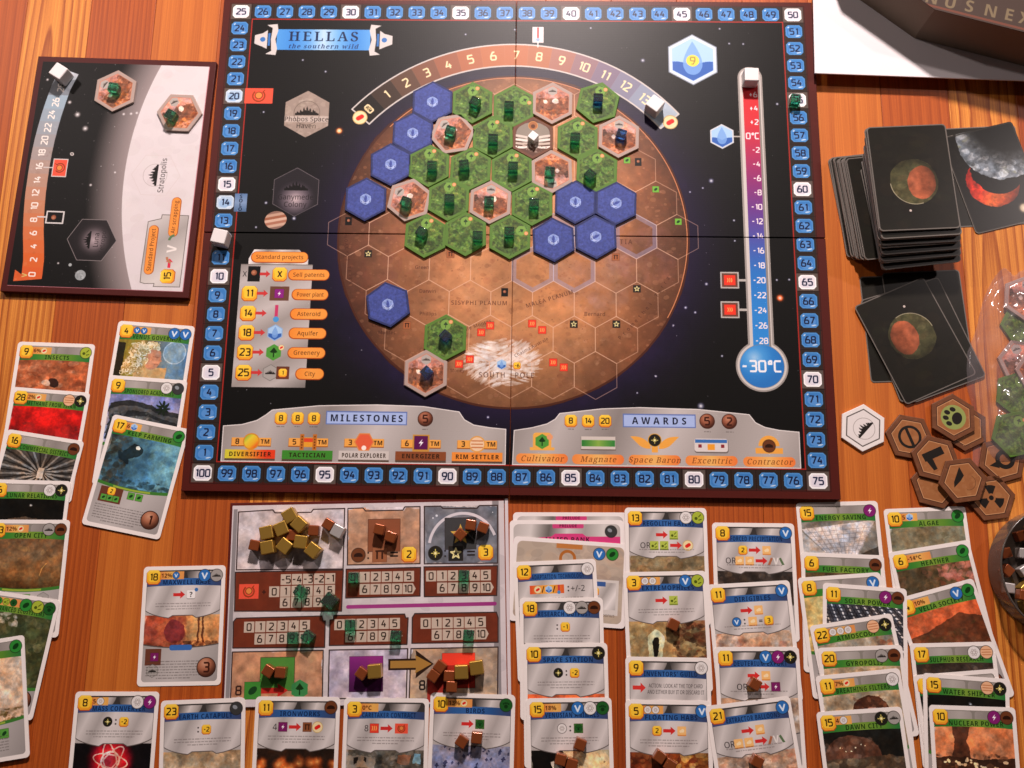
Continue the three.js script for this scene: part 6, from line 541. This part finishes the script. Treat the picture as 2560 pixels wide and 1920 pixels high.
const backMat = (k) => [new THREE.MeshPhysicalMaterial({ map: texture(backCanvas(k)), roughness: 0.32, specularIntensity: 0.7 }), new THREE.MeshStandardMaterial({ color: lin(0.34, 0.32, 0.3), roughness: 0.5 })], globe = backMat('globe'), crescent = backMat('crescent');
{
  const th = 0.78, g = cardGeo(CW, CH, th - 0.03), r = rng(91), n0 = 20, n1 = 29; let y = 0.02;
  for (let i = 0; i < n0 + n1; i++) { const lowp = i < n0, f = lowp ? i / n0 : (i - n0) / (n1 - 1), last = i === n0 + n1 - 1, J = last ? 0 : 1, step = lowp ? Math.round(f * 4) / 4 : Math.round(f * 5) / 5; const x = lowp ? 300 + 9 * step : 320.5 - 5 * step, z = lowp ? -30 + 8 * step : -13.6 - 22.9 * step, a = lowp ? -6.7 : -7 + 3.8 * step; const m = mesh('face_down_card', g, globe); put(m, x + J * (r() - 0.5) * 1.6, y, z + J * (r() - 0.5) * 1.6, -deg(a + J * (r() - 0.5) * 1.6)); tag(m, last ? 'black backed card with a green and orange globe, topmost of the tall pile' : 'black backed card inside the tall face down pile, mostly its edge showing', 'card', 'face down cards in the tall pile'); y += th; }
}
const pileG = 'face down cards beside the tall pile';
placeCard('face_down_card', portrait, globe, CH, [2352, 322], [2535, 313], 0.03, 'black backed card peeping out under the card with crescent', pileG); placeCard('face_down_card', portrait, crescent, CH, [2352, 345], [2528, 303], 0.5, 'black backed card with a pale crescent and red sickle', pileG);
const discG = 'face down cards in the low loose pile';
[[[2147, 692], [2343, 686], 'black backed card lying straight at the bottom of the loose pile'], [[2206, 682], [2396, 674], 'black backed card shifted toward the plastic bag in the loose pile'], [[2146, 752], [2336, 695], 'black backed card jutting out toward the large board in loose pile'], [[2163, 758], [2349, 690], 'black backed card just under the topmost of the loose pile'], [[2131, 768], [2312, 690], 'black backed card with an orange globe, topmost of the loose pile']].forEach(([a, b, l], i) => { const m = placeCard('face_down_card', portrait, globe, CH, a, b, 0.03 + i * 0.46, l, discG); if (i === 4) m.rotation.y += Math.PI; });

// ------------------------------------------------------------------ loose hexagon tokens
function tokenCanvas(sym) {
  const S = 2 * HR, m = HR, [c, x] = canvas(S, S, 8), r = rng(sym.length * 7 + sym.charCodeAt(0)), white = sym === 'skyline', K = '#17110c';
  x.fillStyle = white ? '#e9e2de' : '#6e4228'; x.fillRect(0, 0, S, S); if (!white) grain(x, 0, 0, S, S, r, 120, ['#7c4c30', '#5e3620', '#8a583a'], 1, 4, 0.35); hexPath(x, m, m, HR * 0.78); x.fillStyle = white ? '#cfc8c4' : '#9a6238'; x.fill(); if (!white) { x.save(); x.clip(); grain(x, 0, 0, S, S, r, 140, ['#a87048', '#8a5430', '#b07c50'], 0.8, 4, 0.35); x.restore(); } x.strokeStyle = white ? '#57504c' : '#4a2816'; x.lineWidth = 0.9; hexPath(x, m, m, HR * 0.78); x.stroke(); if (!white) { x.strokeStyle = '#c89468'; x.lineWidth = 0.5; hexPath(x, m, m, HR * 0.75); x.stroke(); }
  if (white) { hexPath(x, m, m, HR * 0.75); x.fillStyle = '#e2dbd8'; x.fill(); rot(x, m, m, deg(-52), () => { disc(x, 0, 1, 8.6, null, '#a8a09c', 0.5); skyline(x, 0, 3, 17, K); }); }
  x.fillStyle = x.strokeStyle = K;
  if (sym === 'barred') { x.lineWidth = 2.1; x.beginPath(); x.arc(m, m, 8.2, 0, 7); x.stroke(); x.fillRect(m - 1.2, m - 8, 2.4, 16); }
  if (sym === 'paw') { disc(x, m, m, 10, '#8f9a54'); x.fillStyle = K; rot(x, m, m, deg(-75), () => { x.beginPath(); x.ellipse(0, 3, 5, 4, 0, 0, 7); x.fill(); for (const [a, b] of [[-6, -2], [-2.3, -5.6], [2.3, -5.6], [6, -2]]) { x.beginPath(); x.ellipse(a, b, 1.8, 2.4, 0, 0, 7); x.fill(); } }); }
  if (sym === 'elbow') rot(x, m, m, deg(-8), () => { x.fillRect(-8.6, -7, 17, 6.4); poly(x, [[-8.6, -7], [-2, -7], [-2.4, 8], [-5.6, 8]]); x.fill(); });
  if (sym === 'wedge') { poly(x, [[m - 6, m - 9], [m - 0.5, m - 4], [m - 1.5, m + 1], [m - 4.5, m + 8], [m - 6, m + 4]]); x.fill(); x.lineWidth = 0.4; x.strokeStyle = '#6a4226'; x.beginPath(); x.arc(m + 4, m, 6, -1.4, 1.4); x.stroke(); }
  if (sym === 'ring') { x.lineWidth = 3.4; x.beginPath(); x.arc(m + 2, m - 1, 6, 0, 7); x.stroke(); poly(x, [[m - 9, m + 7], [m - 3, m + 1], [m - 1, m + 7]]); x.fill(); }
  if (sym === 'trefoil') { disc(x, m, m, 1.9, K); for (const a of [0.1, 2.2, 4.3]) { x.beginPath(); x.arc(m, m, 10, a - 0.45, a + 0.45); x.arc(m, m, 3.4, a + 0.45, a - 0.45, true); x.fill(); } }
  return c;
}
const tokMat = {}; const tokG = 'hexagon tokens between board and bag';
for (const [sym, u, v, turn, base, label] of [['blank', 2338.8, 1212, -16, 0.02, 'brown hexagon token nearly hidden under the wedge token'], ['blank', 2412, 1068, 4, 0.02, 'brown hexagon token hidden under the paw token'], ['trefoil', 2478.4, 1244.5, 22, 0.02, 'brown hexagon token with three black fan blades'], ['ring', 2506, 1150, 14, 0.02, 'brown hexagon token with a black ring and foot'], ['barred', 2274.6, 1092.3, -20, 0.02, 'brown hexagon token with a barred black circle'], ['paw', 2383.4, 1043, 3, 2.24, 'brown hexagon token with a black paw print on green'], ['elbow', 2338.8, 1146, -16, 2.24, 'brown hexagon token with a thick black elbow shape'], ['wedge', 2407.5, 1201, 22, 4.46, 'brown hexagon token with a narrow black wedge'], ['skyline', 2157.9, 1069.4, 5, 0.02, 'white hexagon token with a black skyline, alone on the wood']]) {
  tokMat[sym] ??= new THREE.MeshPhysicalMaterial({ map: texture(tokenCanvas(sym)), roughness: 0.5, specularIntensity: 0.6 }); const [x, z] = at(u, v, base + 2.2); const g = hexGeo(HR * 0.98, 2.2, 0.4); const m = mesh('hexagon_token', g, tokMat[sym]); put(m, x, base, z, deg(-turn)); tag(m, label, 'token', tokG);
}

// ------------------------------------------------------------------ plastic bag of tiles
for (const [kind, u, v, turn, base, label] of [['green', 2548, 985, 10, 0.6, 'green meadow tile in the plastic bag, mostly covered'], ['city', 2556, 905, -20, 0.6, 'rusty city tile in the middle of the plastic bag'], ['green', 2562, 812, 30, 0.6, 'green meadow tile behind the city tiles in plastic bag'], ['green', 2540, 1085, 18, 2.8, 'green meadow tile at the open end of the plastic bag'], ['city', 2566, 745, 8, 2.8, 'rusty city tile at the far end of the plastic bag'], ['city', 2600, 930, 36, 2.8, 'rusty city tile resting on others inside the bag']]) tile(kind, u, v, turn, base, label, 'tiles inside the plastic bag', 1);
{
  const N = 56, M = 80, pos = [], idx = [], r = rng(33), ph = Array.from({ length: 14 }, () => [r() * 6.28, (r() - 0.5) * 0.34, (r() - 0.5) * 0.34, 0.4 + r() * 0.9]), cx = 412, cz = 108, rx = 49, rz = 80;
  for (let j = 0; j <= M; j++) for (let i = 0; i <= N; i++) { const a = i / N * 2 - 1, b = j / M * 2 - 1, d = Math.pow(Math.pow(Math.abs(a), 3.2) + Math.pow(Math.abs(b), 3.2), 1 / 3.2), X = cx + a * rx * (a < 0 ? 0.3 + 0.7 * Math.min(1, (b + 1) / 0.85) ** 0.8 : 1) * (1 + 0.05 * Math.sin(b * 7 + 1)), Z = cz + b * rz * (1 + 0.04 * Math.sin(a * 6)); let w = 0; for (const [p, fx, fz, am] of ph) w += am * (1 - Math.abs(Math.sin(p + X * fx + Z * fz))); const h = 0.5 + Math.max(0, 1 - d) ** 0.35 * (6.2 + w * 1.15); pos.push(X, h, Z); }
  for (let j = 0; j < M; j++) for (let i = 0; i < N; i++) { const q = j * (N + 1) + i; idx.push(q, q + N + 1, q + 1, q + 1, q + N + 1, q + N + 2); }
  const g = new THREE.BufferGeometry(); g.setAttribute('position', new THREE.Float32BufferAttribute(pos, 3)); g.setIndex(idx); g.computeVertexNormals(); g.translate(-cx, 0, -cz); g.scale(MM, MM, MM);
  const m = mesh('plastic_bag', g, new THREE.MeshPhysicalMaterial({ color: lin(0.9, 0.84, 0.86), transmission: 0.92, thickness: 0, roughness: 0.1, side: THREE.DoubleSide })); put(m, cx, 0, cz); tag(m, 'crumpled clear plastic bag over loose hexagon tiles', 'bag');
}

// ------------------------------------------------------------------ round tub of cubes
{
  const cx = 411, cz = 266.5, R = 47, tub = group('round_tub'); put(tub, cx, 0, cz); tag(tub, 'round clear plastic tub full of metallic and green cubes', 'tub');
  const plastic = new THREE.MeshPhysicalMaterial({ color: lin(0.5, 0.46, 0.42), transmission: 0.85, thickness: 0, roughness: 0.12, side: THREE.DoubleSide }), dark = new THREE.MeshStandardMaterial({ color: lin(0.035, 0.026, 0.02), roughness: 0.5 });
  const L = (pts, mat, name) => mesh(name, new THREE.LatheGeometry(pts.map(([a, b]) => new THREE.Vector2(a * MM, b * MM)), 72), mat, tub);
  L([[0, 0.1], [R - 2, 0.1], [R - 1, 1], [R - 1, 1.4], [0, 1.4]], dark, 'base'); L([[R - 1, 1], [R, 20], [R + 0.4, 23]], plastic, 'wall'); L([[R - 0.4, 22.4], [R + 0.8, 22.4], [R + 1, 23.2], [R + 0.4, 23.8], [R - 0.4, 23.6], [R - 0.4, 22.4]], new THREE.MeshPhysicalMaterial({ color: lin(0.16, 0.13, 0.11), roughness: 0.22, transmission: 0.5, thickness: 0 }), 'rim');
  const r = rng(60), kinds = ['gold', 'bronze', 'silver', 'gold', 'bronze', 'green', 'bronze', 'gold', 'bronze'], word = { gold: 'gold cube inside the round tub', bronze: 'copper cube inside the round tub', silver: 'silver cube inside the round tub', green: 'clear green cube inside the round tub' };
  for (let layer = 0; layer < 2; layer++) for (let j = -3; j <= 3; j++) for (let i = -3; i <= 0; i++) { const x = i * 13.2 + 5 + layer * 5.5, z = j * 13 + layer * 5; if (Math.hypot(x, z) > R - 9 || (layer && r() < 0.35)) continue; const k = layer === 0 ? kinds[Math.floor(r() * 9)] : kinds[Math.floor(r() * 9)], s = k === 'gold' ? 9.4 : 7.6, m = mesh(k + '_cube', cubeOf(s), CM[k]); put(m, cx + x, 1.5 + layer * 9.6 + s / 2, cz + z, r() * 1.5); tag(m, word[k], 'cube', 'cubes inside the round tub'); }
}

// ------------------------------------------------------------------ white box lid and the dark box standing on it
{
  const H = 12, a = at(2037, 183, H), b = at(2560, 202, H), ang = Math.atan2(b[1] - a[1], b[0] - a[0]), g = group('white_tray'); put(g, a[0], 0, a[1], -ang); tag(g, 'large white cardboard sheet raised on a tray behind the cards', 'tray');
  mesh('sheet', new RoundedBoxGeometry(330, 1.2, 300, 1, 0.4).translate(165, H - 0.6, -150).scale(MM, MM, MM), new THREE.MeshStandardMaterial({ color: lin(0.82, 0.77, 0.79), roughness: 0.7 }), g);
  mesh('tray_body', new RoundedBoxGeometry(270, H - 1.3, 240, 1, 0.6).translate(165, (H - 1.3) / 2, -160).scale(MM, MM, MM), new THREE.MeshStandardMaterial({ color: lin(0.25, 0.13, 0.07), roughness: 0.8 }), g);
  const hb = H + 0.05, BHt = 40, P1 = at(2285, 95, hb), P2 = at(2570, 168, hb), P0 = at(2150, 0, hb), ex = [P2[0] - P1[0], P2[1] - P1[1]], el = Math.hypot(...ex); ex[0] /= el; ex[1] /= el; const loc = (p) => { const dx = p[0] - P1[0], dz = p[1] - P1[1]; return [dx * ex[0] + dz * ex[1], dx * ex[1] - dz * ex[0]]; }, q0 = loc(P0);
  const pts = [[0, 0], [190, 0], [190, 130], [q0[0] * 1.6, 130], [q0[0] * 1.6, q0[1] * 1.6]], sh = new THREE.Shape(pts.map((p) => new THREE.Vector2(...p)));
  const gb = group('dark_box'); put(gb, P1[0], hb, P1[1], -Math.atan2(ex[1], ex[0])); tag(gb, 'dark brown box with pale lettering standing on the white sheet', 'box');
  const up = (d, y) => { const e = new THREE.ExtrudeGeometry(sh, { depth: d, bevelEnabled: false }); e.rotateX(-Math.PI / 2); e.translate(0, y, 0); return e; };
  mesh('body', up(BHt - 0.6, 0).scale(MM, MM, MM), new THREE.MeshStandardMaterial({ color: lin(0.2, 0.15, 0.11), roughness: 0.75 }), gb);
  const W0 = 300, H0 = 300, [c, x] = canvas(W0, H0, 4), rr0 = rng(70); x.fillStyle = '#3c2a20'; x.fillRect(0, 0, W0, H0); grain(x, 0, 0, W0, H0, rr0, 200, ['#46332a', '#33241c', '#4c382c'], 2, 12, 0.4); x.fillStyle = '#6a3826'; x.fillRect(0, H0 / 2 - 3.5, W0, 2);
  'NUSNEX'.split('').forEach((ch, i) => { const [u, v] = [[2330, -6], [2376, 6], [2424, 15], [2477, 27], [2523, 37], [2562, 46]][i], p = loc(at(u, v, hb + BHt)); text(x, ch, p[0] + W0 / 2, H0 / 2 - p[1], 10.5, '#75654a', {}); });
  const tg = up(0.6, BHt - 0.6); planar(tg, W0, H0); mesh('lid_print', tg.scale(MM, MM, MM), new THREE.MeshStandardMaterial({ map: texture(c), roughness: 0.6 }), gb);
}

scene.traverse((o) => { if (o.isMesh) { o.castShadow = o.castShadow !== false; o.receiveShadow = true; } });
renderer.render(scene, camera);
